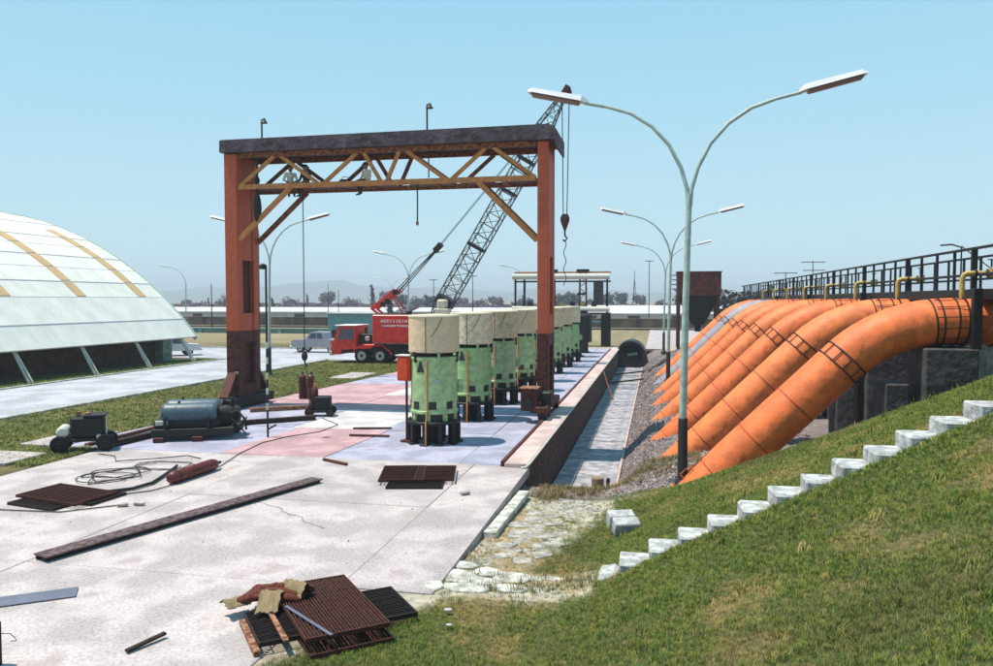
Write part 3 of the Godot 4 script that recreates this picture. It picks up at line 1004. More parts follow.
# ------------------------------------------------------------------ gantry
func build_gantry() -> void:
	var zf := -29.0
	var zb := -30.75
	var g := thing("gantry_crane", "tall orange portal gantry on rails straddling the row of pump motors", "gantry", Vector3.ZERO)
	var leg := func(x: float, hw: float) -> void:
		# split at the paint line; the sides are webs between two columns, with long slots
		for half in 2:
			var y0: float = [0.5, 3.22][half]
			var y1: float = [3.22, 10.45][half]
			var m: Material = [M.dark_red, M.red_paint][half]
			var st := mb()
			bx2(st, Vector3(x - hw, y0, zf - 0.42), Vector3(x + hw, y1 - 0.001, zf), 0.025)
			bx2(st, Vector3(x - hw, y0, zb), Vector3(x + hw, y1 - 0.001, zb + 0.42), 0.025)
			var s0: float = [1.0, 3.95][half]
			var s1: float = [2.75, 6.15][half]
			bx2(st, Vector3(x - hw + 0.015, y0, zb + 0.42), Vector3(x + hw - 0.015, s0, zf - 0.42))
			bx2(st, Vector3(x - hw + 0.015, s1, zb + 0.42), Vector3(x + hw - 0.015, y1 - 0.002, zf - 0.42))
			var lg := obj(["leg_lower", "leg_upper"][half], st, m, g)
			st = mb()
			bx2(st, Vector3(x - 0.08, s0, zb + 0.42), Vector3(x + 0.08, s1, zf - 0.42))
			obj("slot_web", st, M.dark_red, lg)
	leg.call(-17.10, 0.28)
	leg.call(-4.22, 0.215)
	# feet
	var st := mb()
	bx2(st, Vector3(-17.5, 0.1, zb - 0.9), Vector3(-16.66, 0.5, zf + 0.9), 0.04)
	var tri_pts := PackedVector2Array([Vector2(-1.5, 0.5), Vector2(-0.63, 1.3), Vector2(-0.63, 0.5)])
	obj("end_carriage", st, M.truck_black, g)
	for s in [1.0, -1.0]:
		st = mb()
		bar(st, Vector3(-17.08, 0.55, (zf if s > 0 else zb) + s * 0.75), Vector3(-17.08, 1.5, (zf if s > 0 else zb) + s * 0.06), 0.4, 0.08)
		obj("foot_gusset", st, M.dark_red, g)
	st = mb()
	bx2(st, Vector3(-4.5, 0.38, zb - 0.9), Vector3(-3.88, 0.62, zf + 1.3), 0.04)
	obj("end_carriage", st, M.dark_red, g)
	for z in [zf + 1.0, zf + 0.3, zb - 0.6]:
		st = mb()
		cyl(st, Vector3(-4.22, 0.36, z), Vector3(-3.9, 0.36, z), 0.24, -1, 20)
		obj("wheel", st, M.black_iron, g)
		st = mb()
		cyl(st, Vector3(-17.3, 0.3, z), Vector3(-16.9, 0.3, z), 0.22, -1, 20)
		obj("wheel", st, M.black_iron, g)
	st = mb()
	bx2(st, Vector3(-4.85, 0.45, zf + 0.55), Vector3(-4.25, 1.25, zf + 1.25), 0.03)
	var mo := obj("drive_motor", st, M.brown_red, g)
	st = mb()
	bx2(st, Vector3(-4.9, 1.255, zf + 0.5), Vector3(-4.2, 1.30, zf + 1.3), 0.01)
	obj("motor_lid", st, M.timber_pale, mo)
	st = mb()
	cyl(st, Vector3(-4.55, 0.7, zf + 1.25), Vector3(-4.55, 0.7, zf + 1.42), 0.18, -1, 16)
	obj("brake_drum", st, M.black_iron, mo)
	st = mb()
	bx2(st, Vector3(-4.2, 0.6, zf + 0.1), Vector3(-3.8, 1.1, zf + 0.7), 0.05)
	obj("gearbox", st, M.black_iron, mo)
	st = mb()
	bx2(st, Vector3(-17.02, 1.45, zf), Vector3(-16.86, 1.55, zf + 0.012))
	obj("number_plate", st, M.white_paint, g)
	# top cover beam with rounded right end
	st = mb()
	var poly := PackedVector2Array([Vector2(-17.45, 10.48), Vector2(-17.45, 10.93), Vector2(-17.38, 10.98), Vector2(-4.0, 11.03), Vector2(-3.78, 10.95), Vector2(-3.66, 10.75), Vector2(-3.66, 10.15), Vector2(-3.72, 10.15), Vector2(-3.76, 10.45), Vector2(-3.9, 10.48)])
	extrude(st, poly, zb - 0.25, zf + 0.2)
	obj("top_beam", st, M.cover, g)
	# trusses
	var bot := [-16.8, -13.17, -10.53, -7.9, -4.45]
	var top := [-15.05, -11.5, -9.75, -6.29]
	for side in 2:
		var z: float = [zf - 0.1, zb + 0.1][side]
		st = mb()
		bx2(st, Vector3(-16.78, 9.0, z - 0.07), Vector3(-4.5, 9.2, z + 0.07), 0.01)
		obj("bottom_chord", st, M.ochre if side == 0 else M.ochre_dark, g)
		st = mb()
		bx2(st, Vector3(-16.78, 10.28, z - 0.06), Vector3(-4.5, 10.47, z + 0.06), 0.01)
		obj("top_chord", st, M.ochre_dark, g)
		for i in 4:
			for e in 2:
				var bx_: float = bot[i + e]
				st = mb()
				bar(st, Vector3(top[i] + (0.14 if e == 1 else -0.14), 10.3, z), Vector3(bx_ + (-0.12 if e == 1 else 0.12), 9.15, z), 0.10, 0.15, 0.008)
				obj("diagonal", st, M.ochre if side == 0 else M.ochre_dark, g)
		for k in [[-16.8, 6.95, -14.5, 9.02], [-4.46, 6.75, -6.75, 9.02]]:
			st = mb()
			bar(st, Vector3(k[0], k[1], z), Vector3(k[2], k[3], z), 0.12, 0.20, 0.01)
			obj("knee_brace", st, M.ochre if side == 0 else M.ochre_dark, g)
	# walkway boards between the trusses
	for i in 21:
		if i in [11, 15, 18]: continue
		st = mb()
		bx2(st, Vector3(-16.7 + i * 0.58, 9.105, zb + 0.18), Vector3(-16.15 + i * 0.58, 9.15, zf - 0.78))
		obj("walkway_board", st, M.cover, g)
	for px in [-14.2, -11.4, -8.6, -5.8]:
		st = mb()
		bx2(st, Vector3(px - 0.05, 9.05, zb + 0.17), Vector3(px + 0.05, 9.15, zf - 0.17))
		obj("cross_tie", st, M.ochre_dark, g)
	# small flood lights on stalks
	for p in [[-15.66, 10.98, 11.75], [-8.73, 10.99, 12.0]]:
		st = mb()
		cyl(st, Vector3(p[0], p[1] - 0.02, zf), Vector3(p[0], p[2], zf), 0.035, -1, 8)
		var stalk := obj("lamp_stalk", st, M.black_iron, g)
		st = mb()
		lathe(st, [Vector2(0.05, 0.10), Vector2(0.08, 0.02), Vector2(0.15, -0.08), Vector2(0, -0.07)], 12, Vector3(p[0] + 0.10, p[2] - 0.05, zf))
		bar(st, Vector3(p[0], p[2], zf), Vector3(p[0] + 0.16, p[2] + 0.04, zf), 0.04, 0.04)
		obj("lamp_shade", st, M.black_iron, stalk)
	st = mb()
	bar(st, Vector3(-8.73, 9.25, zf - 0.2), Vector3(-8.73, 10.4, zf - 0.2), 0.04, 0.04)
	obj("stalk_support", st, M.black_iron, g)
	# cable reel and chains of the left leg
	var h := thing("chain_hoist", "dark chain hoist hanging at the top of the left gantry leg", "hoist", Vector3(-15.95, 7.35, -29.1))
	st = mb()
	lathe(st, [Vector2(0, 0.3), Vector2(0.08, 0.35), Vector2(0.14, 0.6), Vector2(0.17, 0.9), Vector2(0.14, 1.2), Vector2(0.08, 1.45), Vector2(0.04, 1.65)], 14, Vector3.ZERO, false)
	obj("body", st, M.black_iron, h)
	st = mb()
	cyl(st, Vector3(0, 1.6, 0), Vector3(0, 2.95, 0), 0.05, -1, 8)
	ball(st, Vector3(0, 2.0, 0), Vector3(0.11, 0.18, 0.11), 10)
	obj("suspension", st, M.black_iron, h)
	for q in [[-0.32, 7.0, "dangling chain close beside the left gantry leg", -16.25], [0.0, 7.2, "dangling chain under the dark hoist on the gantry", -15.95]]:
		var c := thing("chain", q[2], "chain", Vector3(q[3], 0.9, -29.15))
		chain(c, 8.3 if q[0] < 0 else 6.4, 0.035)
	var c := thing("load_chain", "long chain hanging from the gantry with a black hook block at its end", "chain", Vector3(-14.1, 2.2, -29.4))
	chain(c, 6.85, 0.038)
	st = mb()
	ball(st, Vector3(0, 0.0, 0), Vector3(0.13, 0.2, 0.13), 10)
	tube(st, [Vector3(0, -0.15, 0), Vector3(0.02, -0.32, 0), Vector3(0.1, -0.42, 0), Vector3(0.16, -0.34, 0)], [0.035, 0.035, 0.03, 0.015], 8)
	obj("hook_block", st, M.truck_black, c)
	st = mb()
	tube(st, [Vector3(0, -0.4, 0), Vector3(-0.1, -1.2, -0.8), Vector3(-0.55, -1.6, -1.8)], [0.012], 6)
	obj("sling", st, M.wire, c)
	c = thing("hanging_rope", "short dark rope hanging below the middle of the gantry beam", "rope", Vector3(-9.2, 7.45, -29.2))
	st = mb()
	tube(st, [Vector3(0, 1.6, 0), Vector3(0.01, 0.8, 0), Vector3(0, 0.1, 0)], [0.03], 6)
	obj("rope", st, M.wire, c)
	st = mb()
	ball(st, Vector3(0, 0.05, 0), Vector3(0.06, 0.1, 0.06), 8)
	obj("knot", st, M.timber_pale, c)

func chain(parent: Node, length: float, link: float) -> void:
	var st := mb()
	var y := 0.0
	var k := 0
	while y < length:
		var ax := Vector3.RIGHT if k % 2 == 0 else Vector3.BACK
		var pts := []
		for i in 6:
			var a := TAU * i / 5.0
			pts.append(Vector3(0, y + link * 1.2 + sin(a) * link * 1.45, 0) + ax * cos(a) * link * 0.65)
		tube(st, pts, [link * 0.28], 4, false)
		y += link * 2.0
		k += 1
	obj("links", st, M.wire, parent)

# ------------------------------------------------------------------ people
func person_mesh(j: Dictionary, bones: Array, heads: Vector3, cols: Callable) -> SurfaceTool:
	var cell := 0.02
	var lo := Vector3(-0.6, -0.75, -0.45)
	var dim := Vector3i(60, 88, 62)
	var f := PackedFloat32Array()
	f.resize(dim.x * dim.y * dim.z)
	f.fill(1.0)
	for b in bones:
		var a: Vector3 = j[b[0]]
		var e: Vector3 = j[b[1]]
		var ra: float = b[2]
		var rb: float = b[3]
		var pad: float = max(ra, rb) + 0.06
		var mn := (Vector3(min(a.x, e.x), min(a.y, e.y), min(a.z, e.z)) - Vector3.ONE * pad - lo) / cell
		var mx := (Vector3(max(a.x, e.x), max(a.y, e.y), max(a.z, e.z)) + Vector3.ONE * pad - lo) / cell
		var d := e - a
		var dd: float = max(d.length_squared(), 1e-6)
		for z in range(max(0, int(mn.z)), min(dim.z, int(mx.z) + 1)):
			for y in range(max(0, int(mn.y)), min(dim.y, int(mx.y) + 1)):
				var row := (z * dim.y + y) * dim.x
				for x in range(max(0, int(mn.x)), min(dim.x, int(mx.x) + 1)):
					var p := lo + Vector3(x, y, z) * cell
					var t := clampf((p - a).dot(d) / dd, 0, 1)
					var v := p.distance_to(a + d * t) - lerpf(ra, rb, t)
					var o := f[row + x]
					var h := clampf(0.5 + 0.5 * (o - v) / 0.03, 0, 1)
					f[row + x] = lerpf(o, v, h) - 0.03 * h * (1 - h)
	# surface nets
	var st := mb()
	var id := {}
	var verts := []
	for z in dim.z - 1:
		for y in dim.y - 1:
			for x in dim.x - 1:
				var base := (z * dim.y + y) * dim.x + x
				var v0 := f[base]
				if v0 > 0.1 or v0 < -0.1: continue
				var s := Vector3.ZERO
				var n := 0
				var c8 := []
				for k in 8:
					c8.append(f[base + (k & 1) + ((k >> 1) & 1) * dim.x + (k >> 2) * dim.x * dim.y])
				for k in 8:
					for ax in 3:
						if (k >> ax) & 1: continue
						var q := k | (1 << ax)
						if (c8[k] < 0) != (c8[q] < 0):
							var t: float = c8[k] / (c8[k] - c8[q])
							var o := Vector3(k & 1, (k >> 1) & 1, k >> 2)
							o[ax] = t
							s += o
							n += 1
				if n:
					id[base] = verts.size()
					verts.append(lo + (Vector3(x, y, z) + s / n) * cell)
	for v in verts:
		st.set_color(cols.call(v))
		st.add_vertex(v)
	st.set_smooth_group(0)
	var step := [1, dim.x, dim.x * dim.y]
	for base in id:
		for ax in 3:
			var u: int = step[(ax + 1) % 3]
			var w: int = step[(ax + 2) % 3]
			if not (id.has(base - u) and id.has(base - w) and id.has(base - u - w)): continue
			var inside: bool = f[base] < 0
			if inside == (f[base + step[ax]] < 0): continue
			var a: int = id[base]; var b: int = id[base - u]; var c: int = id[base - u - w]; var d: int = id[base - w]
			if inside: for k in [a, c, b, a, d, c]: st.add_index(k)
			else: for k in [a, b, c, a, c, d]: st.add_index(k)
	return st

func seated_person(label: String, at: Vector3, turn: float, shirt: Color, trousers: Color, hat: Color, lean: float, look: float) -> void:
	var t := thing("person", label, "person", at, turn, "workers sitting up on the gantry truss")
	var skin := Color(0.30, 0.16, 0.10)
	var j := {"pelvis": Vector3(0, 0.1, 0), "waist": Vector3(0, 0.27, 0.02), "chest": Vector3(0, 0.46, 0.03 + lean), "neck": Vector3(0, 0.60, 0.05 + lean), "throat": Vector3(0, 0.66, 0.06 + lean), "skull": Vector3(0, 0.76, 0.07 + lean), "chin": Vector3(0, 0.69, 0.12 + lean), "nose": Vector3(0, 0.735, 0.185 + lean), "brow": Vector3(0, 0.75, 0.165 + lean)}
	var bones := [["pelvis", "waist", 0.135, 0.125], ["waist", "chest", 0.125, 0.14], ["chest", "neck", 0.13, 0.06], ["neck", "throat", 0.055, 0.052], ["throat", "skull", 0.06, 0.095], ["skull", "chin", 0.09, 0.055], ["brow", "nose", 0.012, 0.016]]
	for s in [-1, 1]:
		var n := "l" if s < 0 else "r"
		j["hip" + n] = Vector3(0.09 * s, 0.09, 0.02); j["knee" + n] = Vector3(0.11 * s, 0.10, 0.44); j["ankle" + n] = Vector3((0.10 + 0.03 * s) * s, -0.37, 0.40 + 0.05 * s); j["toe" + n] = j["ankle" + n] + Vector3(0.02 * s, -0.06, 0.16)
		j["sho" + n] = Vector3(0.18 * s, 0.53, 0.02 + lean); j["elb" + n] = Vector3(0.27 * s, 0.29, 0.08 + lean * 0.6); j["wri" + n] = Vector3(0.17 * s, 0.20, 0.30); j["palm" + n] = Vector3(0.15 * s, 0.175, 0.37)
		j["ear" + n] = Vector3(0.095 * s, 0.745, 0.07 + lean); j["ear2" + n] = Vector3(0.10 * s, 0.725, 0.065 + lean)
		bones.append_array([["hip" + n, "knee" + n, 0.095, 0.065], ["knee" + n, "ankle" + n, 0.065, 0.042], ["ankle" + n, "toe" + n, 0.045, 0.035], ["chest", "sho" + n, 0.1, 0.07], ["sho" + n, "elb" + n, 0.062, 0.046], ["elb" + n, "wri" + n, 0.044, 0.030], ["wri" + n, "palm" + n, 0.03, 0.034], ["ear" + n, "ear2" + n, 0.018, 0.014]])
	var cols := func(v: Vector3) -> Color:
		if v.y > 0.625: return skin
		if v.z > 0.27 and v.y > 0.13 and v.y < 0.26 and abs(v.x) < 0.24 and v.y > 0.165: return skin
		if v.y < -0.30: return Color(0.05, 0.035, 0.03)
		if v.y > 0.17: return shirt
		return trousers
	var st := person_mesh(j, bones, j.skull, cols)
	obj("body", st, M.person, t)
	# fingers curled over the knees, eyes
	st = mb()
	st.set_color(skin)
	for s in [-1, 1]:
		var p: Vector3 = j["palm" + ("l" if s < 0 else "r")]
		for k in 4:
			var b: Vector3 = p + Vector3((-0.027 + 0.018 * k), 0.0, 0.02)
			var l: float = [0.068, 0.078, 0.074, 0.058][k]
			tube(st, [b, b + Vector3(0, 0.004, l * 0.5), b + Vector3(0, -0.018, l * 0.85), b + Vector3(0, -0.04, l)], [0.0095, 0.009, 0.008, 0.006], 6)
		var th: Vector3 = p + Vector3(-0.03 * s, 0.0, -0.02)
		tube(st, [th, th + Vector3(-0.025 * s, 0.0, 0.025), th + Vector3(-0.03 * s, -0.012, 0.06)], [0.011, 0.010, 0.007], 6)
	obj("fingers", st, M.person, t)
	st = mb()
	st.set_color(Color(0.02, 0.015, 0.012))
	for s in [-1, 1]: ball(st, j.skull + Vector3(0.034 * s, 0.0, 0.088), Vector3(0.012, 0.008, 0.008), 8)
	obj("eyes", st, M.person, t)
	st = mb()
	st.set_color(hat)
	var hp: Vector3 = j.skull + Vector3(0, 0.035, 0)
	lathe(st, [Vector2(0.17, 0.0), Vector2(0.175, 0.012), Vector2(0.115, 0.03), Vector2(0.105, 0.09), Vector2(0.06, 0.115), Vector2(0, 0.12)], 16, hp, false)
	obj("hat", st, M.person, t)

func build_people() -> void:
	seated_person("person in pale shirt and dark hat sitting leftmost on the gantry truss", Vector3(-14.8701, 9.14, -29.86), 0.5, Color(0.74, 0.66, 0.56), Color(0.12, 0.05, 0.045), Color(0.03, 0.025, 0.03), 0.08, 0.4)
	seated_person("person in dark clothes sitting on the gantry close beside the pale shirted one", Vector3(-14.1547, 9.14, -29.86), -0.2, Color(0.035, 0.03, 0.04), Color(0.02, 0.02, 0.03), Color(0.03, 0.03, 0.035), 0.02, -0.3)
	seated_person("person in cream shirt sitting alone further right on the gantry truss", Vector3(-11.4975, 9.14, -29.86), -0.5, Color(0.80, 0.72, 0.55), Color(0.04, 0.03, 0.03), Color(0.05, 0.04, 0.04), 0.03, 0.0)
	var b := thing("tool_bag", "dark tool bag on the gantry boards left of the cream shirted worker", "bag", Vector3(-12.5, 9.155, -29.95), 0.3)
	var st := mb()
	bx(st, Vector3(0, 0.13, 0), Vector3(0.5, 0.26, 0.24), 0.07)
	obj("bag", st, M.truck_black, b)
	st = mb()
	tube(st, [Vector3(-0.15, 0.25, 0), Vector3(-0.1, 0.36, 0), Vector3(0.1, 0.36, 0), Vector3(0.15, 0.25, 0)], [0.014], 6)
	obj("handle", st, M.truck_black, b)

# ------------------------------------------------------------------ pipes and walkway
func build_pipes() -> void:
	var ord := ["nearest", "second", "third", "fourth", "fifth", "sixth", "seventh", "eighth", "ninth"]
	for i in 8:
		var z := -18.95 - 4.72 * i
		var grey := i == 6
		var p := thing("discharge_pipe", "%s discharge pipe %s" % ["bare grey" if grey else "large orange", "second from the far end, before the last orange one" if grey else ("at the far end, beyond the grey pipe" if i == 7 else "%s to the camera in the sloping row" % ord[i])], "pipe", Vector3(0, 0, z), 0.0, "large pipes sloping up from the gravel to the walkway")
		var m: Material = M.pipe_grey if grey else (M.pipe_orange if i % 2 == 0 else M.pipe_orange_b)
		var r := 0.525
		var pts := []
		var ang := deg_to_rad(45.0)
		var yc := 4.02
		var R := 3.0
		var bend := Vector3(6.35, yc, 0)          # where the bend meets the level run
		var c: Vector3 = bend + Vector3(0, -R, 0)
		for k in 9:
			var a := ang * (8 - k) / 8.0
			pts.append(c + Vector3(-sin(a) * R, cos(a) * R, 0))
		var first: Vector3 = pts[0]
		var dir := Vector3(-cos(ang), -sin(ang), 0)
		pts.push_front(first + dir * 6.5)
		var st := mb()
		tube(st, pts + [Vector3(6.5, yc, 0)], [r], 28)
		var run := obj("inclined_run", st, m, p)
		st = mb()
		tube(st, [Vector3(6.5, yc, 0), Vector3(14.0, yc, 0)], [r * 0.97], 28)
		obj("level_run", st, m, p)
		# weld seam and coupling half way up
		var ring := func(at: Vector3, d: Vector3, rr: float, w: float) -> void:
			var s := mb()
			var q := []
			cyl(s, at - d * w * 0.5, at + d * w * 0.5, rr, -1, 28)
			obj("flange", s, M.black_iron, p)
		var mid: Vector3 = first + dir * 0.25
		ring.call(mid, dir, r + 0.028, 0.026)
		ring.call(mid - dir * 0.30, dir, r + 0.028, 0.026)
		st = mb()
		for k in 12:
			var a := TAU * k / 12
			var up := Vector3(dir.y, -dir.x, 0)
			var o := (up * cos(a) + Vector3.BACK * sin(a)) * (r + 0.022)
			bar(st, mid + o, mid - dir * 0.3 + o, 0.02, 0.02)
		obj("coupling_bolts", st, M.black_iron, p)
		for b in [0.125, 0.075]:
			ring.call(c + Vector3(-sin(b) * R, cos(b) * R, 0), Vector3(cos(b), sin(b), 0), r + 0.03, 0.026)
		for x in [6.42, 6.62, 7.2, 7.5, 7.7]:
			ring.call(Vector3(x, yc, 0), Vector3.RIGHT, r + 0.03, 0.026)
		st = mb()
		for k in 14:
			var a := TAU * k / 14
			var o := Vector3(0, cos(a), sin(a)) * (r + 0.03)
			bar(st, Vector3(5.98, yc - 0.02, 0) + o, Vector3(6.62, yc, 0) + o, 0.016, 0.016)
		obj("coupling_bolts", st, M.black_iron, p)
		# thin weld seams along the incline
		for k in 4:
			st = mb()
			var at: Vector3 = first + dir * (1.5 + 1.22 * k)
			cyl(st, at, at + dir * 0.035, r + 0.008, -1, 28, true)
			obj("weld_seam", st, M.weld, p)
		if i < 2:
			st = mb()
			var q: Vector3 = first + dir * 4.55
			var up := Vector3(dir.y, -dir.x, 0)
			up = Vector3(-dir.y, dir.x, 0) if up.y < 0 else up
			tube(st, [q + up * (r * 0.93) + Vector3(0, 0, 0.2), q + up * (r + 0.1) + Vector3(0, 0, 0.2), q + up * (r + 0.1) + Vector3(0, 0, 0.2) - dir * 0.3, q + up * (r * 0.93) + Vector3(0, 0, 0.2) - dir * 0.3], [0.018], 6)
			obj("lifting_lug", st, m, p)
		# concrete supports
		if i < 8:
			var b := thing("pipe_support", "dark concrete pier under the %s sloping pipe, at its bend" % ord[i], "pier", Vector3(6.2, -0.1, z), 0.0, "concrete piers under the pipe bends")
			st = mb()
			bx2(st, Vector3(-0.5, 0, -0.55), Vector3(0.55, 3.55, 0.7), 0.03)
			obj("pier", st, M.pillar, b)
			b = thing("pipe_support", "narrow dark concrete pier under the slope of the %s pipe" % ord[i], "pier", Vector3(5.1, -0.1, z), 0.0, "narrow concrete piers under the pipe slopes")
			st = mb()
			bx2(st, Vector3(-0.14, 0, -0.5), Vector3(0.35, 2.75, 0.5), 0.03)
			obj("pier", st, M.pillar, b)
		# yellow air vent
		var v := thing("air_vent_pipe", "yellow bent air vent pipe on the walkway above the %s discharge pipe" % ord[i], "vent pipe", Vector3(6.62, yc, z), 0.0, "yellow air vents along the walkway")
		st = mb()
		tube(st, [Vector3(0, 0.4, 0), Vector3(0, 0.95, 0), Vector3(0.03, 1.03, 0), Vector3(0.1, 1.07, 0), Vector3(0.66, 1.07, 0)], [0.058], 12)
		obj("elbow", st, M.yellow_pipe, v)
		for x in [0.24, 0.5]:
			st = mb()
			cyl(st, Vector3(x, 1.07, 0), Vector3(x + 0.04, 1.07, 0), 0.10, -1, 14)
			obj("flange", st, M.black_iron if x < 0.3 else M.yellow_pipe, v)
		st = mb()
		cyl(st, Vector3(0.62, 0.98, 0), Vector3(0.62, 1.18, 0), 0.085, 0.07, 12)
		obj("valve", st, M.yellow_pipe, v)
		st = mb()
		cyl(st, Vector3(0.58, 1.2, 0), Vector3(0.58, 1.38, 0), 0.02, -1, 6)
		cyl(st, Vector3(0.58, 1.36, 0), Vector3(0.58, 1.38, 0), 0.08, -1, 10)
		obj("hand_wheel", st, M.black_iron, v)

func build_walkway() -> void:
	var w := thing("walkway", "long black steel walkway with railings running over the pipe bends", "walkway")
	for e in [[6.86, 6.98], [8.42, 8.54]]:
		var st := mb()
		bx2(st, Vector3(e[0], 4.5, -68), Vector3(e[1], 4.74, -10.0), 0.01)
		obj("side_beam", st, M.black_iron, w)
	var st := mb()
	bx2(st, Vector3(6.99, 4.66, -68), Vector3(8.41, 4.71, -10.0))
	obj("floor_plate", st, M.black_iron, w)
	var pm := mb()
	bx(pm, Vector3(0, 0.45, 0), Vector3(0.055, 0.9, 0.055))
	pm.generate_normals()
	var post := pm.commit()
	pm = mb()
	bx(pm, Vector3(0, 0.45, 0), Vector3(0.11, 0.9, 0.1))
	pm.generate_normals()
	var thick := pm.commit()
	for s in 2:
		var x: float = [6.92, 8.48][s]
		var z := -10.95
		var k := 0
		while z > -67:
			inst("post", thick if (k % 4 == 3 and s == 0) else post, M.black_iron, w, Transform3D(Basis(), Vector3(x, 4.74, z - s * 0.35)))
			z -= 1.17
			k += 1
		for y in [5.06, 5.65]:
			st = mb()
			bx2(st, Vector3(x - 0.03, y - 0.03, -68), Vector3(x + 0.03, y + 0.03, -10.0), 0.008)
			obj("rail" , st, M.black_iron, w)
	# bracket arms like the small davit near the frame edge
	st = mb()
	tube(st, [Vector3(6.92, 5.0, -19.9), Vector3(6.92, 5.72, -19.9), Vector3(6.75, 5.8, -20.0), Vector3(6.55, 5.79, -20.15)], [0.02], 8)
	bar(st, Vector3(6.92, 5.75, -19.9), Vector3(7.7, 5.1, -19.9), 0.02, 0.02)
	obj("davit", st, M.black_iron, w)
	for k in 6:
		st = mb()
		var z := -18.3 - 9.44 * k if k > 0 else -18.35
		bx2(st, Vector3(6.62, 3.44 if k == 0 else -0.1, z - 0.08), Vector3(6.80, 4.75, z + 0.08), 0.01)
		obj("support_column", st, M.black_iron, w)
	# abutment wall behind the pipe bends
	var a := thing("abutment_wall", "pale teal concrete wall low behind the pipe bends under the walkway", "wall")
	st = mb()
	bx2(st, Vector3(8.9, -0.2, -66), Vector3(9.3, 3.45, -12.0))
	obj("wall", st, M.teal_concrete, a)
	st = mb()
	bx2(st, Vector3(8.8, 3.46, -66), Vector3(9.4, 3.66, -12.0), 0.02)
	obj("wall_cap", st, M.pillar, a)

# ------------------------------------------------------------------ lamps
func make_lamp(called: String, label: String, at: Vector3, turn: float, arms: Array, group: String) -> Node3D:
	var l := thing(called, label, "street lamp", at, turn, group)
	var st := mb()
	tube(st, [Vector3(0, 1.68, 0), Vector3(0.03, 4.2, 0), Vector3(0.09, 7.0, 0)], [0.092, 0.08, 0.066], 16)
	obj("pole", st, M.lamp_pole, l)
	st = mb()
	lathe(st, [Vector2(0.24, -0.15), Vector2(0.24, 0.02), Vector2(0.22, 0.05), Vector2(0.125, 0.22), Vector2(0.115, 0.25), Vector2(0.112, 1.66), Vector2(0.10, 1.69), Vector2(0.0, 1.7)], 16, Vector3.ZERO, false)
	obj("black_base", st, M.pole_black, l)
	for s in arms:
		st = mb()
		var pts := []
		for p in [[0.0, 6.7], [0.03, 7.1], [0.17, 7.6], [0.45, 8.15], [0.85, 8.6], [1.35, 8.93], [1.9, 9.11], [2.45, 9.23]]:
			pts.append(Vector3(0.09 + s * (p[0] + 0.02), p[1], 0))
		tube(st, pts, [0.052, 0.05, 0.048, 0.046, 0.044, 0.042, 0.04, 0.04], 10)
		obj("arm", st, M.lamp_pole, l)
		st = mb()
		var o := Vector3(0.09 + s * 2.4, 9.22, 0)
		var d := Vector3(s * 0.974, 0.225, 0)
		var z := Vector3(0, 0, 1)
		var u: Vector3 = d.cross(z) * -s if d.cross(z).y * -s > 0 else d.cross(z) * s
		var sec := func(t: float, w: float, h: float) -> Array:
			var c: Vector3 = o + d * t
			return [c - z * w, c + z * w, c + z * w * 0.55 + u * h, c - z * w * 0.55 + u * h]
		var A: Array = sec.call(0.0, 0.07, 0.07)
		var B: Array = sec.call(0.16, 0.17, 0.14)
		var C: Array = sec.call(1.38, 0.17, 0.12)
		var E: Array = sec.call(1.48, 0.12, 0.06)
		st.set_smooth_group(-1)
		var prs := [[A, B], [B, C], [C, E]]
		for pr in prs:
			var mid := Vector3.ZERO
			for k in 4: mid += (pr[0][k] + pr[1][k]) / 8.0
			for k in 4: qo(st, pr[0][k], pr[0][(k + 1) % 4], pr[1][(k + 1) % 4], pr[1][k], mid)
		qo(st, A[0], A[1], A[2], A[3], B[0]); qo(st, E[0], E[1], E[2], E[3], B[0])
		var hd := obj("lamp_head", st, M.lamp_head, l)
		st = mb()
		bx(st, o + d * 0.79 - u * 0.035, Vector3(1.2, 0.075, 0.29), 0.03, Basis(d * s, u, (d * s).cross(u)))
		obj("diffuser", st, M.lamp_glass, hd)
	return l

func build_lamps() -> void:
	var grp := "twin arm street lamps"
	var l := make_lamp("street_lamp", "nearest twin arm street lamp, tall beside the orange pipes, black at its foot", Vector3(0.63, 0.0, -18.9), 0.0, [-1, 1], grp)
	copy(l, "street_lamp", "second twin arm street lamp along the pipes, directly behind the nearest one", Vector3(0.63, -0.02, -43.4))
	copy(l, "street_lamp", "third and farthest twin arm street lamp in the row along the pipes", Vector3(0.6, -0.02, -68.5))
	copy(l, "street_lamp", "twin arm street lamp right behind the left leg of the gantry", Vector3(-22.7, -0.03, -42.6))
	copy(l, "street_lamp", "distant twin arm street lamp behind the crane truck", Vector3(-25.0, -0.03, -76.0))
	copy(l, "street_lamp", "tiny twin arm street lamp far off above the tree line, left of the crane", Vector3(-58.0, -0.03, -165.0))
	var s := make_lamp("single_lamp", "single arm street lamp beyond the white vaulted hall", Vector3(-66.9, 0, -101.0), 0.25, [-1], "single arm street lamps")
	copy(s, "single_lamp", "single arm street lamp behind the gantry's right leg, far back", Vector3(-18.6, 0, -110.0), 0.25)

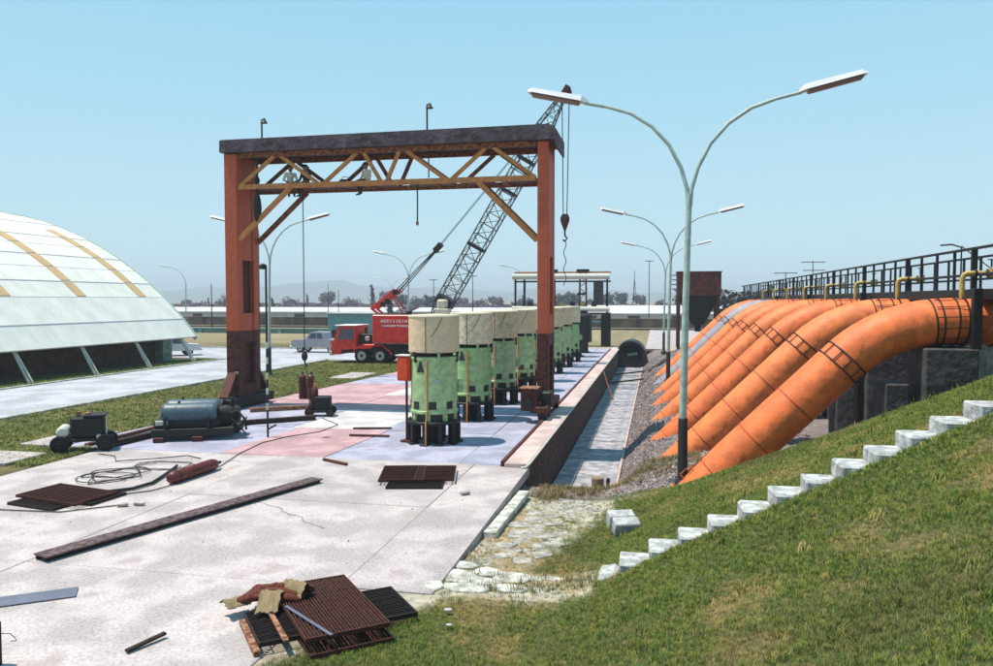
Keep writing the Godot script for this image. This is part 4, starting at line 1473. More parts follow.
# ------------------------------------------------------------------ hall
func build_hall() -> void:
	var h := thing("vaulted_hall", "white barrel vaulted hall with yellow skylight strips at the left", "hall", Vector3(0, 0, 0))
	var cx := -54.3
	var cy := -14.2
	var R := 25.85
	var z0 := -52.5
	var z1 := -6.0
	var a0 := acos((-33.95 - cx) / R)       # eave angle
	var pt := func(a: float, z: float, r: float) -> Vector3: return Vector3(cx + cos(a) * r, cy + sin(a) * r, z)
	var shell := func(st: SurfaceTool, aa: float, ab: float, za: float, zb: float, r: float, th: float) -> void:
		var n: int = max(1, int((ab - aa) / 0.045))
		for k in n:
			var p := aa + (ab - aa) * k / n
			var q := aa + (ab - aa) * (k + 1) / n
			st.set_smooth_group(0)
			quad(st, pt.call(p, zb, r), pt.call(p, za, r), pt.call(q, za, r), pt.call(q, zb, r))
			st.set_smooth_group(1)
			quad(st, pt.call(p, za, r - th), pt.call(p, zb, r - th), pt.call(q, zb, r - th), pt.call(q, za, r - th))
			st.set_smooth_group(-1)
			quad(st, pt.call(p, za, r), pt.call(p, za, r - th), pt.call(q, za, r - th), pt.call(q, za, r))
			quad(st, pt.call(p, zb, r - th), pt.call(p, zb, r), pt.call(q, zb, r), pt.call(q, zb, r - th))
		st.set_smooth_group(-1)
		quad(st, pt.call(aa, za, r), pt.call(aa, zb, r), pt.call(aa, zb, r - th), pt.call(aa, za, r - th))
		quad(st, pt.call(ab, zb, r), pt.call(ab, za, r), pt.call(ab, za, r - th), pt.call(ab, zb, r - th))
	# roof sheets in rows with small laps
	var steps := [a0, 0.732, 0.819]
	var a := 0.819
	while a < PI - a0 - 0.02:
		a += 0.0605
		steps.append(a)
	for i in steps.size() - 1:
		var st := mb()
		shell.call(st, steps[i] + 0.0009, steps[i + 1] - 0.0009, z0, z1, R + 0.018 * (i % 2), 0.12)
		obj("roof_sheet", st, M.hall_roof, h)
		st = mb()
		shell.call(st, steps[i + 1] - 0.0008, steps[i + 1] + 0.0008, z0, z1, R + 0.03, 0.05)
		obj("lap_batten", st, M.hall_rib, h)
	# yellow translucent strips
	for k in 6:
		var z := -50.1 + 6.08 * k
		var i := 2
		var top: int = min(steps.size() - 1, 2 + 6)
		for q in range(i, top):
			var st := mb()
			shell.call(st, steps[q] + 0.003, steps[q + 1] - 0.003, z - 0.40, z + 0.40, R + 0.05, 0.06)
			obj("skylight_panel", st, M.hall_strip, h)
	var st := mb()
	shell.call(st, a0 - 0.004, PI - a0, z0 - 0.12, z0, R + 0.07, 0.35)
	obj("verge_trim", st, M.hall_edge, h)
	# end wall and recessed side wall
	st = mb()
	var poly := PackedVector2Array()
	for k in 25:
		var t := a0 + 0.10 + (PI - 2 * a0 - 0.2) * k / 24.0
		poly.append(Vector2(cx + cos(t) * (R - 0.4), cy + sin(t) * (R - 0.4)))
	poly.append(Vector2(-72.0, 0)); poly.append(Vector2(-36.4, 0))
	extrude(st, poly, -52.2, -51.9)
	obj("end_wall", st, M.hall_wall, h)
	st = mb()
	bx2(st, Vector3(-36.9, -0.1, -51.2), Vector3(-36.5, 3.9, z1))
	obj("side_wall", st, M.hall_wall, h)
	st = mb()
	bx2(st, Vector3(-37.2, -0.1, -52.4), Vector3(-35.9, 2.9, -51.25), 0.03)
	obj("corner_pier", st, M.teal_concrete, h)
	# slanting twin struts from the eave to the ground
	for k in 8:
		var z := -51.2 + 5.05 * k
		for d in [0.0, 0.45]:
			st = mb()
			bar(st, Vector3(-34.9 + d * 0.6, 2.6 - d * 0.7, z + d * 0.35), Vector3(-33.2 - d * 0.25, -0.05, z + d * 0.35), 0.09, 0.11, 0.01)
			obj("strut", st, M.white_paint, h)

# ------------------------------------------------------------------ vehicles
func wheel(parent: Node, at: Vector3, r: float, w: float, rim: Material) -> void:
	var st := mb()
	tube(st, [at + Vector3(0, 0, -w / 2), at + Vector3(0, 0, -w / 2 + 0.05), at + Vector3(0, 0, w / 2 - 0.05), at + Vector3(0, 0, w / 2)], [r * 0.9, r, r, r * 0.9], 22)
	var o := obj("wheel", st, M.tyre, parent)
	st = mb()
	cyl(st, at + Vector3(0, 0, -w / 2 - 0.012), at + Vector3(0, 0, w / 2 + 0.012), r * 0.58, -1, 18)
	obj("rim", st, rim, o)
	st = mb()
	cyl(st, at + Vector3(0, 0, w / 2), at + Vector3(0, 0, w / 2 + 0.07), r * 0.22, r * 0.16, 12)
	obj("hub", st, M.tyre, o)

func build_crane_truck() -> void:
	var t := thing("crane_truck", "red truck mounted lattice boom crane parked behind the pump row", "crane", Vector3(0, 0.0, -53.0))
	var zs := 1.25
	var st := mb()
	extrude(st, PackedVector2Array([Vector2(-22.75, 0.62), Vector2(-22.82, 1.55), Vector2(-22.6, 1.62), Vector2(-22.25, 2.55), Vector2(-22.15, 2.66), Vector2(-20.95, 2.66), Vector2(-20.9, 2.6), Vector2(-20.9, 1.2), Vector2(-19.75, 1.2), Vector2(-19.75, 1.08), Vector2(-22.0, 0.95), Vector2(-22.1, 0.62)]), -1.22, 1.22)
	var cab := obj("cab", st, M.truck_red, t)
	st = mb()
	extrude(st, PackedVector2Array([Vector2(-22.3, 1.7), Vector2(-22.05, 2.45), Vector2(-21.75, 2.45), Vector2(-21.75, 1.7)]), 1.21, 1.235)
	extrude(st, PackedVector2Array([Vector2(-21.65, 1.7), Vector2(-21.65, 2.45), Vector2(-21.1, 2.45), Vector2(-21.1, 1.7)]), 1.21, 1.235)
	obj("side_window", st, M.glass, cab)
	st = mb()
	bar(st, Vector3(-22.60, 1.72, 0), Vector3(-22.29, 2.5, 0), 2.1, 0.02)
	obj("windscreen", st, M.glass, cab)
	st = mb()
	bx2(st, Vector3(-22.5, 2.662, -1.25), Vector3(-20.85, 2.72, 1.25), 0.02)
	obj("cab_roof", st, M.letter_white, cab)
	st = mb()
	bx2(st, Vector3(-22.95, 0.55, -1.2), Vector3(-22.76, 0.85, 1.2), 0.02)
	obj("bumper", st, M.white_paint, t)
	for s in [-0.9, 0.9]:
		st = mb()
		cyl(st, Vector3(-22.9, 1.2, s), Vector3(-22.77, 1.2, s), 0.14, -1, 14)
		obj("headlight", st, M.letter_white, cab)
	st = mb()
	for k in 8: bar(st, Vector3(-19.0 - 2.2 + 0.0, 1.35, 0.3) + Vector3(0.45 + 0.0, 0, 0), Vector3(-20.75, 1.5, -0.3), 0.05, 0.05)
	bx2(st, Vector3(-20.8, 1.25, -0.9), Vector3(-19.75, 2.1, 0.8), 0.08)
	cyl(st, Vector3(-20.5, 2.1, 0.3), Vector3(-20.5, 2.55, 0.3), 0.09)
	obj("engine", st, M.truck_black, t)
	st = mb()
	bx2(st, Vector3(-20.3, 1.6, 0.82), Vector3(-20.0, 1.9, 1.0), 0.03)
	obj("air_tank", st, M.rim_pale, t)
	# mudguard over the two front axles
	st = mb()
	tube(st, [Vector3(-21.15, 0.75, 1.0), Vector3(-21.0, 1.12, 1.0), Vector3(-20.5, 1.28, 1.0), Vector3(-19.0, 1.28, 1.0), Vector3(-18.5, 0.9, 1.0), Vector3(-18.3, 0.6, 1.0)], [0.09], 8)
	obj("mudguard", st, M.truck_red, t)
	st = mb()
	bx2(st, Vector3(-22.3, 0.72, -1.0), Vector3(-13.4, 1.05, 1.0), 0.03)
	bx2(st, Vector3(-18.2, 0.5, -1.15), Vector3(-16.6, 1.1, 1.15), 0.04)
	bx2(st, Vector3(-19.4, 1.05, -0.9), Vector3(-14.2, 1.42, 0.9), 0.02)
	obj("chassis", st, M.truck_black, t)
	for x in [-20.5, -19.12, -15.7, -14.35]:
		for s in [-1.0, 1.0]: wheel(t, Vector3(x, 0.55, s), 0.55, 0.36, M.rim_pale)
	# slewing house
	st = mb()
	bx2(st, Vector3(-19.65, 1.5, -1.3), Vector3(-15.1, 3.45, 1.3), 0.05)
	var house := obj("crane_house", st, M.truck_red, t)
	st = mb()
	bx2(st, Vector3(-19.62, 1.40, -1.33), Vector3(-15.2, 1.49, 1.33), 0.01)
	obj("house_sill", st, M.timber_pale, house)
	st = mb()
	cyl(st, Vector3(-17.2, 3.45, 0.4), Vector3(-17.2, 3.72, 0.4), 0.2)
	bx2(st, Vector3(-19.5, 3.451, -0.9), Vector3(-17.6, 3.56, 0.9), 0.03)
	obj("roof_fitting", st, M.truck_black, house)
	# two rows of small unreadable white letters, a yellow crest and a short word below it
	var lr := RandomNumberGenerator.new()
	lr.seed = 11
	var rows := [[-19.0, 2.92, 13, 0.17, 0.19], [-18.95, 2.62, 12, 0.17, 0.13], [-16.95, 1.88, 5, 0.15, 0.15]]
	for row in rows:
		st = mb()
		for k in row[2]:
			var x: float = row[0] + k * (row[3] + 0.05)
			var h: float = row[4]
			match lr.randi() % 4:
				0:
					bx2(st, Vector3(x, row[1], 1.30), Vector3(x + 0.05, row[1] + h, 1.312))
					bx2(st, Vector3(x + 0.052, row[1] + h - 0.05, 1.30), Vector3(x + row[3], row[1] + h, 1.312))
					bx2(st, Vector3(x + 0.052, row[1], 1.30), Vector3(x + row[3], row[1] + 0.045, 1.312))
				1:
					bx2(st, Vector3(x, row[1], 1.30), Vector3(x + 0.05, row[1] + h, 1.312))
					bx2(st, Vector3(x + row[3] - 0.05, row[1], 1.30), Vector3(x + row[3], row[1] + h, 1.312))
					bx2(st, Vector3(x + 0.052, row[1] + h * 0.4, 1.30), Vector3(x + row[3] - 0.052, row[1] + h * 0.4 + 0.04, 1.312))
				2:
					bx2(st, Vector3(x + 0.05, row[1], 1.30), Vector3(x + 0.11, row[1] + h, 1.312))
				3:
					bx2(st, Vector3(x, row[1] + h - 0.05, 1.30), Vector3(x + row[3], row[1] + h, 1.312))
					bx2(st, Vector3(x + 0.06, row[1], 1.30), Vector3(x + 0.115, row[1] + h - 0.052, 1.312))
		obj("lettering", st, M.letter_white, house)
	st = mb()
	tube(st, [Vector3(-16.75, 2.5, 1.31), Vector3(-16.74, 2.2, 1.31), Vector3(-16.6, 2.12, 1.31), Vector3(-16.4, 2.12, 1.31), Vector3(-16.27, 2.2, 1.31), Vector3(-16.26, 2.5, 1.31)], [0.045], 8)
	bx2(st, Vector3(-16.58, 2.22, 1.30), Vector3(-16.44, 2.42, 1.315))
	obj("crest", st, M.letter_yellow, house)
	# A-frame and back stay
	st = mb()
	for z in [-0.5, 0.5]:
		bar(st, Vector3(-20.0, 3.85, z), Vector3(-18.2, 5.2, z), 0.16, 0.28, 0.02)
		bar(st, Vector3(-19.4, 3.45, z), Vector3(-20.0, 3.9, z), 0.14, 0.16, 0.02)
		bar(st, Vector3(-17.6, 3.5, z), Vector3(-18.6, 4.9, z), 0.08, 0.08)
	cyl(st, Vector3(-18.25, 5.15, -0.6), Vector3(-18.25, 5.15, 0.6), 0.12)
	var af := obj("a_frame", st, M.truck_red, t)
	st = mb()
	for q in [[-18.75, 4.55, 0.2], [-19.1, 4.35, 0.17], [-18.15, 5.2, 0.2]]:
		cyl(st, Vector3(q[0], q[1] - 0.15, 0.52), Vector3(q[0], q[1] - 0.15, 0.72), q[2], -1, 14)
	obj("sheave", st, M.truck_black, af)
	st = mb()
	for z in [-0.3, 0.3]:
		for y in [0.0, -0.3]:
			cyl(st, Vector3(-18.2, 5.2 + y, z), Vector3(-15.35, 8.02 + y * 0.2, z * 0.6), 0.035, -1, 6)
	for z in [-0.15, 0.15]: cyl(st, Vector3(-14.95, 8.45, z), Vector3(-6.7, 17.9, z), 0.022, -1, 6)
	obj("stay_wire", st, M.wire, t)
	st = mb()
	bar(st, Vector3(-15.42, 7.95, 0), Vector3(-14.93, 8.47, 0), 0.55, 0.34, 0.04)
	obj("bridle_block", st, M.truck_black, t)
	# lattice boom
	var A := Vector3(-15.9, 2.3, 0)
	var B := Vector3(-6.3, 18.45, 0)
	var d := (B - A).normalized()
	var side := Vector3(0, 0, 1)
	var up := side.cross(d).normalized()
	var L := A.distance_to(B)
	var half := func(t2: float) -> float: return 0.16 + 0.40 * min(1.0, min(t2 / 2.2, (L - t2) / 3.0))
	st = mb()
	var n := 22
	for k in n:
		var ta := L * k / n
		var tb := L * (k + 1) / n
		var ha: float = half.call(ta)
		var hb: float = half.call(tb)
		for q in 4:
			var s1: float = [1, 1, -1, -1][q]
			var s2: float = [1, -1, -1, 1][q]
			var s3: float = [1, -1, -1, 1][q]
			var s4: float = [-1, -1, 1, 1][q]
			var p1 := A + d * ta + up * ha * s1 + side * ha * s2
			var p2 := A + d * tb + up * hb * s1 + side * hb * s2
			cyl(st, p1, p2, 0.05, -1, 6)
			var nx := [[1, -1], [-1, -1], [-1, 1], [1, 1]]
			var p3 := A + d * tb + up * hb * float(nx[q][0]) + side * hb * float(nx[q][1])
			cyl(st, p1, p3, 0.026, -1, 5)
			cyl(st, p1, A + d * ta + up * ha * float(nx[q][0]) + side * ha * float(nx[q][1]), 0.026, -1, 5)
	var boom := obj("lattice_boom", st, M.boom_green, t)
	st = mb()
	for f in [0.13, 0.365, 0.60, 0.73]:
		var c: Vector3 = A + d * L * f
		bx(st, c, Vector3(1.24, 0.22 if f > 0.3 else 0.6, 1.24), 0.03, Basis(up, d, up.cross(d)))
	obj("boom_joint", st, M.truck_black, boom)
	st = mb()
	bx(st, B + d * 0.15, Vector3(0.4, 0.9, 0.5), 0.05, Basis(up, d, up.cross(d)))
	cyl(st, B + Vector3(0.25, 0.1, -0.2), B + Vector3(0.25, 0.1, 0.2), 0.28, -1, 16)
	obj("boom_head", st, M.brown_red, boom)
	st = mb()
	for z in [-0.1, 0.12]:
		for x in [-0.22, 0.26]: cyl(st, Vector3(-6.2 + x, 17.9, z), Vector3(-6.2 + x * 0.5, 10.05, z), 0.02, -1, 6)
	obj("hoist_wire", st, M.wire, t)
	st = mb()
	lathe(st, [Vector2(0, -0.75), Vector2(0.1, -0.55), Vector2(0.3, 0.0), Vector2(0.32, 0.25), Vector2(0.2, 0.5), Vector2(0, 0.52)], 14, Vector3(-6.2, 9.85, 0), false)
	var hb2 := obj("hook_block", st, M.brown_red, t)
	st = mb()
	tube(st, [Vector3(-6.2, 9.2, 0), Vector3(-6.2, 8.9, 0), Vector3(-6.05, 8.7, 0), Vector3(-6.2, 8.5, 0), Vector3(-6.33, 8.62, 0)], [0.06], 8)
	obj("hook", st, M.truck_black, hb2)
	st = mb()
	var pts := []
	for k in 14: pts.append(Vector3(-6.2 + 0.1 * sin(k * 1.3), 8.6 - k * 0.24, 0.05 * cos(k)))
	tube(st, pts, [0.03], 5)
	obj("sling", st, M.wire, hb2)
	# operator cab, pale, just above the pump covers
	st = mb()
	bx2(st, Vector3(-15.05, 1.6, 0.35), Vector3(-14.1, 3.9, 1.35), 0.05)
	bx2(st, Vector3(-14.95, 3.9, 0.45), Vector3(-14.3, 4.55, 1.25), 0.12)
	obj("operator_cab", st, M.cream_rim, t)

func build_cars() -> void:
	var t := thing("pickup_truck", "grey pickup truck parked on the far road left of the red truck", "pickup truck", Vector3(-28.3, 0.02, -62.0))
	var st := mb()
	extrude(st, PackedVector2Array([Vector2(-2.2, 0.45), Vector2(-2.25, 0.95), Vector2(-1.95, 1.08), Vector2(-1.0, 1.14), Vector2(-0.75, 1.2), Vector2(2.1, 1.12), Vector2(2.15, 0.5)]), -0.88, 0.88)
	var b := obj("body", st, M.car_grey, t)
	st = mb()
	extrude(st, PackedVector2Array([Vector2(-0.95, 1.15), Vector2(-0.55, 1.72), Vector2(-0.4, 1.78), Vector2(0.55, 1.78), Vector2(0.68, 1.7), Vector2(0.75, 1.15)]), -0.78, 0.78)
	var c := obj("cab", st, M.car_grey, t)
	st = mb()
	extrude(st, PackedVector2Array([Vector2(-0.72, 1.2), Vector2(-0.45, 1.64), Vector2(0.0, 1.66), Vector2(0.0, 1.2)]), 0.77, 0.79)
	extrude(st, PackedVector2Array([Vector2(0.08, 1.2), Vector2(0.08, 1.66), Vector2(0.5, 1.66), Vector2(0.6, 1.2)]), 0.77, 0.79)
	obj("side_window", st, M.glass, c)
	for x in [-1.45, 1.35]:
		for s in [-0.75, 0.75]: wheel(t, Vector3(x, 0.34, s), 0.34, 0.2, M.chrome)
	st = mb()
	bx2(st, Vector3(-2.36, 0.42, -0.85), Vector3(-2.24, 0.58, 0.85), 0.02)
	obj("bumper", st, M.chrome, t)
	for s in [-0.65, 0.65]:
		st = mb()
		cyl(st, Vector3(-2.3, 0.85, s), Vector3(-2.2, 0.85, s), 0.11)
		obj("headlight", st, M.letter_white, b)
	t = thing("parked_car", "white sedan car parked beside the end of the vaulted hall", "car", Vector3(-38.4, 0.02, -55.6), 0.75)
	st = mb()
	extrude(st, PackedVector2Array([Vector2(-2.2, 0.4), Vector2(-2.25, 0.8), Vector2(-2.1, 0.92), Vector2(-1.1, 0.98), Vector2(1.3, 0.98), Vector2(2.25, 0.88), Vector2(2.3, 0.42)]), -0.85, 0.85)
	b = obj("body", st, M.car_white, t)
	st = mb()
	extrude(st, PackedVector2Array([Vector2(-1.05, 0.97), Vector2(-0.6, 1.42), Vector2(-0.45, 1.47), Vector2(0.75, 1.47), Vector2(0.95, 1.4), Vector2(1.35, 0.97)]), -0.74, 0.74)
	c = obj("roof", st, M.car_white, t)
	st = mb()
	extrude(st, PackedVector2Array([Vector2(-0.8, 1.0), Vector2(-0.48, 1.38), Vector2(0.1, 1.39), Vector2(0.1, 1.0)]), -0.75, 0.75)
	extrude(st, PackedVector2Array([Vector2(0.18, 1.0), Vector2(0.18, 1.39), Vector2(0.78, 1.38), Vector2(1.1, 1.0)]), -0.75, 0.75)
	obj("side_window", st, M.glass, c)
	for x in [-1.4, 1.4]:
		for s in [-0.72, 0.72]: wheel(t, Vector3(x, 0.32, s), 0.32, 0.2, M.chrome)
	st = mb()
	bx2(st, Vector3(-2.36, 0.4, -0.8), Vector3(-2.24, 0.55, 0.8), 0.02)
	bx2(st, Vector3(2.29, 0.4, -0.8), Vector3(2.4, 0.55, 0.8), 0.02)
	obj("bumper", st, M.chrome, t)

# ------------------------------------------------------------------ things on the ground
func grate(label: String, at: Vector3, turn: float, L: float, W: float, n: int, m: Material, tilt := Vector2.ZERO, cross := 6) -> Node3D:
	var g := thing("grating", label, "grating", at, turn)
	g.rotation = Vector3(tilt.x, turn, tilt.y)
	var st := mb()
	for s in [-1, 1]:
		bx(st, Vector3(0, 0.03, s * W / 2), Vector3(L, 0.066, 0.022), 0.004)
		bx(st, Vector3(s * (L / 2 + 0.012), 0.03, 0), Vector3(0.022, 0.062, W + 0.03), 0.004)
	obj("frame", st, m, g)
	st = mb()
	bx(st, Vector3(0, 0.03, 0), Vector3(L - 0.01, 0.05, 0.014))
	st.generate_normals()
	var mesh := st.commit()
	for k in n:
		inst("bar", mesh, m, g, Transform3D(Basis(Vector3.RIGHT, rng.randf_range(-0.1, 0.1)), Vector3(0, rng.randf_range(-0.002, 0.003), -W / 2 + W * (k + 1.0) / (n + 1))))
	st = mb()
	for k in cross: bx(st, Vector3(-L / 2 + L * (k + 0.5) / cross, 0.034, 0), Vector3(0.014, 0.014, W - 0.02))
	obj("cross_rods", st, m, g)
	return g

func build_foreground() -> void:
	var tu := atan2(-0.775, 0.63)
	var tv := atan2(0.63, 0.775)
	grate("rusty grating lowest in the foreground pile, its edge showing under the tilted top one", Vector3(-4.42, 0.005, -9.95), tu + 0.02, 1.95, 1.08, 20, M.grate_rust)
	grate("dark grating lying crosswise through the foreground pile", Vector3(-4.42, 0.085, -9.96), tv, 2.12, 1.08, 20, M.grate_dark, Vector2.ZERO, 9)
	grate("large rust red grating on top of the foreground pile", Vector3(-4.52, 0.17, -10.05), tu, 2.1, 1.1, 24, M.grate_rust, Vector2(0.0, 0.02))
	var t := thing("batten", "pale wooden batten across the left end of the dark crosswise grating", "batten", Vector3(-4.98, 0.155, -9.3), tu)
	var st := mb()
	bx(st, Vector3(0, 0.02, -0.08), Vector3(1.1, 0.035, 0.07), 0.006)
	obj("batten", st, M.timber_pale, t)
	t = thing("batten", "pale wooden batten at the very left edge of the foreground pile", "batten", Vector3(-5.24, 0.02, -9.2), tu)
	st = mb()
	bx(st, Vector3(0, 0.03, 0), Vector3(1.1, 0.06, 0.09), 0.006)
	obj("batten", st, M.timber_pale, t)
	t = thing("steel_strip", "pale blue steel strip lying across the top rust red grating", "steel strip", Vector3(-4.5, 0.245, -9.4), atan2(-0.74, 1.0))
	st = mb()
	bx(st, Vector3(0, 0.012, 0), Vector3(1.25, 0.016, 0.045), 0.003)
	obj("strip", st, M.steel_blue, t)
	# crumpled sacking
	t = thing("sacking_heap", "crumpled heap of red and pale sacking on the corner of the foreground gratings", "sacking", Vector3(-5.42, 0.16, -10.05))
	var cr := RandomNumberGenerator.new()
	cr.seed = 31
	var cn := FastNoiseLite.new()
	cn.frequency = 1.0
	cn.seed = 6
	# rolled red canvas: limp tubes lying side by side
	for k in 5:
		st = mb()
		var pts := []
		var rad := []
		for i in 15:
			var u := i / 14.0
			var sag := sin(u * PI)
			pts.append(Vector3(-0.38 + u * 0.85, 0.06 + (0.05 + 0.035 * (k % 2)) * sag + 0.03 * cn.get_noise_2d(u * 5, k * 9.0), -0.26 + 0.105 * k - 0.22 * u + 0.05 * cn.get_noise_2d(u * 4 + 20, k * 7.0)))
			rad.append(0.062 + 0.02 * cn.get_noise_2d(u * 9, k * 5.0) + (0.0 if i > 0 and i < 14 else -0.015))
		tube(st, pts, rad, 10)
		obj("red_roll", st, M.cloth_red, t)
	# pale sheets thrown over it
	for q in [[Vector3(0.10, 0.0, 0.08), 0.30, 0.75, 0.25, 0.0], [Vector3(-0.42, 0.0, 0.16), 0.36, 0.30, 0.9, 3.0], [Vector3(0.33, 0.05, -0.24), 0.42, 0.30, -0.3, 6.0]]:
		st = mb()
		st.set_smooth_group(0)
		var nu := 16
		var nv := 14
		var P := func(i: int, k: int, lift: float) -> Vector3:
			var u := i / float(nu) - 0.5
			var v := k / float(nv) - 0.5
			var ragged := 1.0 + 0.18 * cn.get_noise_2d(v * 6 + q[4], u * 6)
			var p := Vector3(u * q[1] * ragged, 0, v * q[2] * ragged).rotated(Vector3.UP, q[3])
			var hump: float = 0.20 * exp(-pow((v * 2.0), 2.0) * 1.3) + 0.016 * sin(u * 11.0 + 5.0 * cn.get_noise_2d(v * 3, q[4])) + 0.03 * cn.get_noise_2d(u * 12, v * 12 + q[4])
			return q[0] + p + Vector3(0, hump * (0.55 if q[4] == 3.0 else 1.0) + lift, 0)
		for i in nu:
			for k in nv:
				quad(st, P.call(i, k, 0.0), P.call(i, k + 1, 0.0), P.call(i + 1, k + 1, 0.0), P.call(i + 1, k, 0.0))
				quad(st, P.call(i, k, -0.012), P.call(i + 1, k, -0.012), P.call(i + 1, k + 1, -0.012), P.call(i, k + 1, -0.012))
		obj("pale_sheet", st, M.cloth_pale, t)
	# middle distance gratings
	grate("lower dark grating poking out under the left grating stack", Vector3(-13.15, 0.01, -14.65), -0.2, 1.35, 0.95, 11, M.grate_dark)
	grate("dark lower grating at the right of the left stack", Vector3(-12.6, 0.012, -15.15), -0.1, 1.2, 1.0, 11, M.grate_dark)
	grate("dark grating on top of the stack at the left of the apron", Vector3(-13.0, 0.09, -15.0), -0.17, 1.75, 1.1, 13, M.grate_rust, Vector2(0.01, -0.02))
	grate("rusty grating at the left of the pair covering the empty pump pit", Vector3(-6.25, 0.09, -18.55), 0.25, 1.05, 1.6, 18, M.grate_rust)
	grate("rusty grating at the right of the pair covering the empty pump pit", Vector3(-5.45, 0.09, -18.75), 0.22, 0.95, 1.5, 17, M.grate_rust)
	grate("dark grating lowest over the empty pump pit, its front edge showing", Vector3(-5.75, 0.01, -18.1), 0.2, 1.3, 1.3, 14, M.grate_dark)
	# long plank, a steel channel lying on its side
	t = thing("long_plank", "long dark plank lying diagonally across the apron", "plank", Vector3(-9.28, 0.01, -14.5), atan2(6.3, 2.15) )
	st = mb()
	bx(st, Vector3(0, 0.085, 0), Vector3(6.75, 0.03, 0.40), 0.006)
	obj("top_board", st, M.plank_top, t)
	st = mb()
	bx(st, Vector3(0, 0.035, 0.1), Vector3(6.7, 0.068, 0.05))
	bx(st, Vector3(0, 0.035, -0.15), Vector3(6.7, 0.068, 0.05))
	obj("bearer", st, M.truck_black, t)
	# steel sheet, stick, corner post
	t = thing("steel_sheet", "blue grey steel sheet lying flat at the left edge of the apron", "steel sheet", Vector3(-9.3, 0.01, -9.75), 0.62)
	st = mb()
	bx(st, Vector3(0, 0.012, 0), Vector3(1.5, 0.016, 0.42), 0.004)
	obj("sheet", st, M.steel_blue, t)
	t = thing("wood_stick", "short dark stick lying on the apron near the bottom edge", "stick", Vector3(-6.48, 0.01, -8.78), 1.25)
	st = mb()
	bar(st, Vector3(-0.28, 0.03, 0), Vector3(0.28, 0.06, 0.02), 0.07, 0.04, 0.008)
	obj("stick", st, M.bark, t)
	t = thing("corner_post", "dark post cut by the lower left edge of the photo", "post", Vector3(-7.92, 0, -7.9))
	st = mb()
	bx(st, Vector3(-0.02, 0.27, 0), Vector3(0.14, 0.56, 0.12), 0.01)
	obj("post", st, M.truck_black, t)
	# red gas cylinder lying down
	t = thing("gas_cylinder", "red gas cylinder lying on its side on the apron", "gas cylinder", Vector3(-11.5, 0.16, -17.6), 1.5)
	st = mb()
	tube(st, [Vector3(-0.92, 0, 0), Vector3(-0.9, 0, 0), Vector3(-0.8, 0, 0), Vector3(0.72, 0, 0), Vector3(0.86, 0, 0), Vector3(0.95, 0, 0)], [0.08, 0.12, 0.155, 0.155, 0.12, 0.05], 20)
	obj("shell", st, M.cylinder_red, t)
	st = mb()
	cyl(st, Vector3(0.94, 0, 0), Vector3(1.08, 0, 0), 0.04)
	cyl(st, Vector3(-0.7, 0, 0), Vector3(-0.66, 0, 0), 0.162, -1, 20)
	obj("valve", st, M.black_iron, t)
	# hoses
	var hz := func(called: String, label: String, pts: Array, r: float, m: Material) -> void:
		var h := thing(called, label, "hose")
		var s := mb()
		var q := []
		for p in pts: q.append(Vector3(p.x, r + 0.012 + (p.z if p is Vector3 else 0.0), p.y))
		tube(s, q, [r], 6)
		obj("line", s, m, h)
	var coil := []
	for k in 90:
		var a := k * 0.33
		coil.append(Vector3(-13.55 + 0.1 * sin(k * 0.21) + cos(a) * (0.55 + 0.16 * sin(k * 0.7)), -17.2 + 0.2 * cos(k * 0.13) + sin(a) * (0.62 + 0.2 * sin(k * 0.45)), 0.035 * abs(sin(k * 0.6))))
	hz.call("hose_coil", "loose coil of black hose on the apron behind the left gratings", coil, 0.013, M.wire)
	coil = []
	for k in 46:
		var a := k * 0.36
		coil.append(Vector2(-13.3 + cos(a) * (0.75 + 0.2 * sin(k * 0.5)) + 0.01 * k, -18.6 + sin(a) * (0.55 + 0.14 * sin(k * 0.8))))
	hz.call("hose_coil", "thin open loops of cable on the apron behind the black coil", coil, 0.009, M.wire)
	hz.call("loose_hose", "dark hose curving from the left gratings towards the red gas cylinder", [Vector2(-12.5, -15.6), Vector2(-12.1, -16.0), Vector2(-12.0, -16.6), Vector2(-12.2, -17.3), Vector2(-12.45, -18.1), Vector2(-12.6, -18.5)], 0.04, M.black_iron)
	hz.call("long_cable", "thin cable running from the red gas cylinder back across the deck to the trolley", [Vector2(-12.3, -15.3), Vector2(-11.6, -16.0), Vector2(-11.45, -16.6), Vector2(-11.5, -18.8), Vector2(-11.9, -20.5), Vector2(-12.1, -22.2), Vector2(-11.8, -23.4), Vector2(-11.2, -24.4), Vector2(-11.2, -26), Vector2(-12.4, -27.3)], 0.014, M.wire)
	hz.call("long_cable", "thin cable trailing left from the grating stack to the apron edge", [Vector2(-16.0, -13.4), Vector2(-14.8, -14.0), Vector2(-13.6, -13.9), Vector2(-12.3, -14.0), Vector2(-11.5, -14.7)], 0.014, M.wire)
	hz.call("long_cable", "thin cable winding from the small engine over to the hose loops", [Vector2(-15.9, -19.6), Vector2(-15.2, -19.4), Vector2(-14.7, -18.8), Vector2(-13.9, -19.3), Vector2(-13.2, -19.9), Vector2(-12.6, -19.6)], 0.014, M.wire)
	# loose bars on the pump deck
	var bars := [["dark steel bar on the deck nearest the orange switch box", Vector3(-9.9, 0.02, -23.9), Vector3(-8.55, 0.02, -24.0)], ["dark steel bar on the deck left of the switch box foot", Vector3(-10.3, 0.02, -25.2), Vector3(-9.0, 0.02, -25.5)], ["short dark bar on the apron beside the plank end", Vector3(-9.1, 0.02, -20.1), Vector3(-8.2, 0.02, -19.6)]]
	for b in bars:
		t = thing("steel_bar", b[0], "steel bar")
		st = mb()
		bar(st, b[1] + Vector3(0, 0.03, 0), b[2] + Vector3(0, 0.03, 0), 0.09, 0.06, 0.006)
		obj("bar", st, M.dark_red, t)
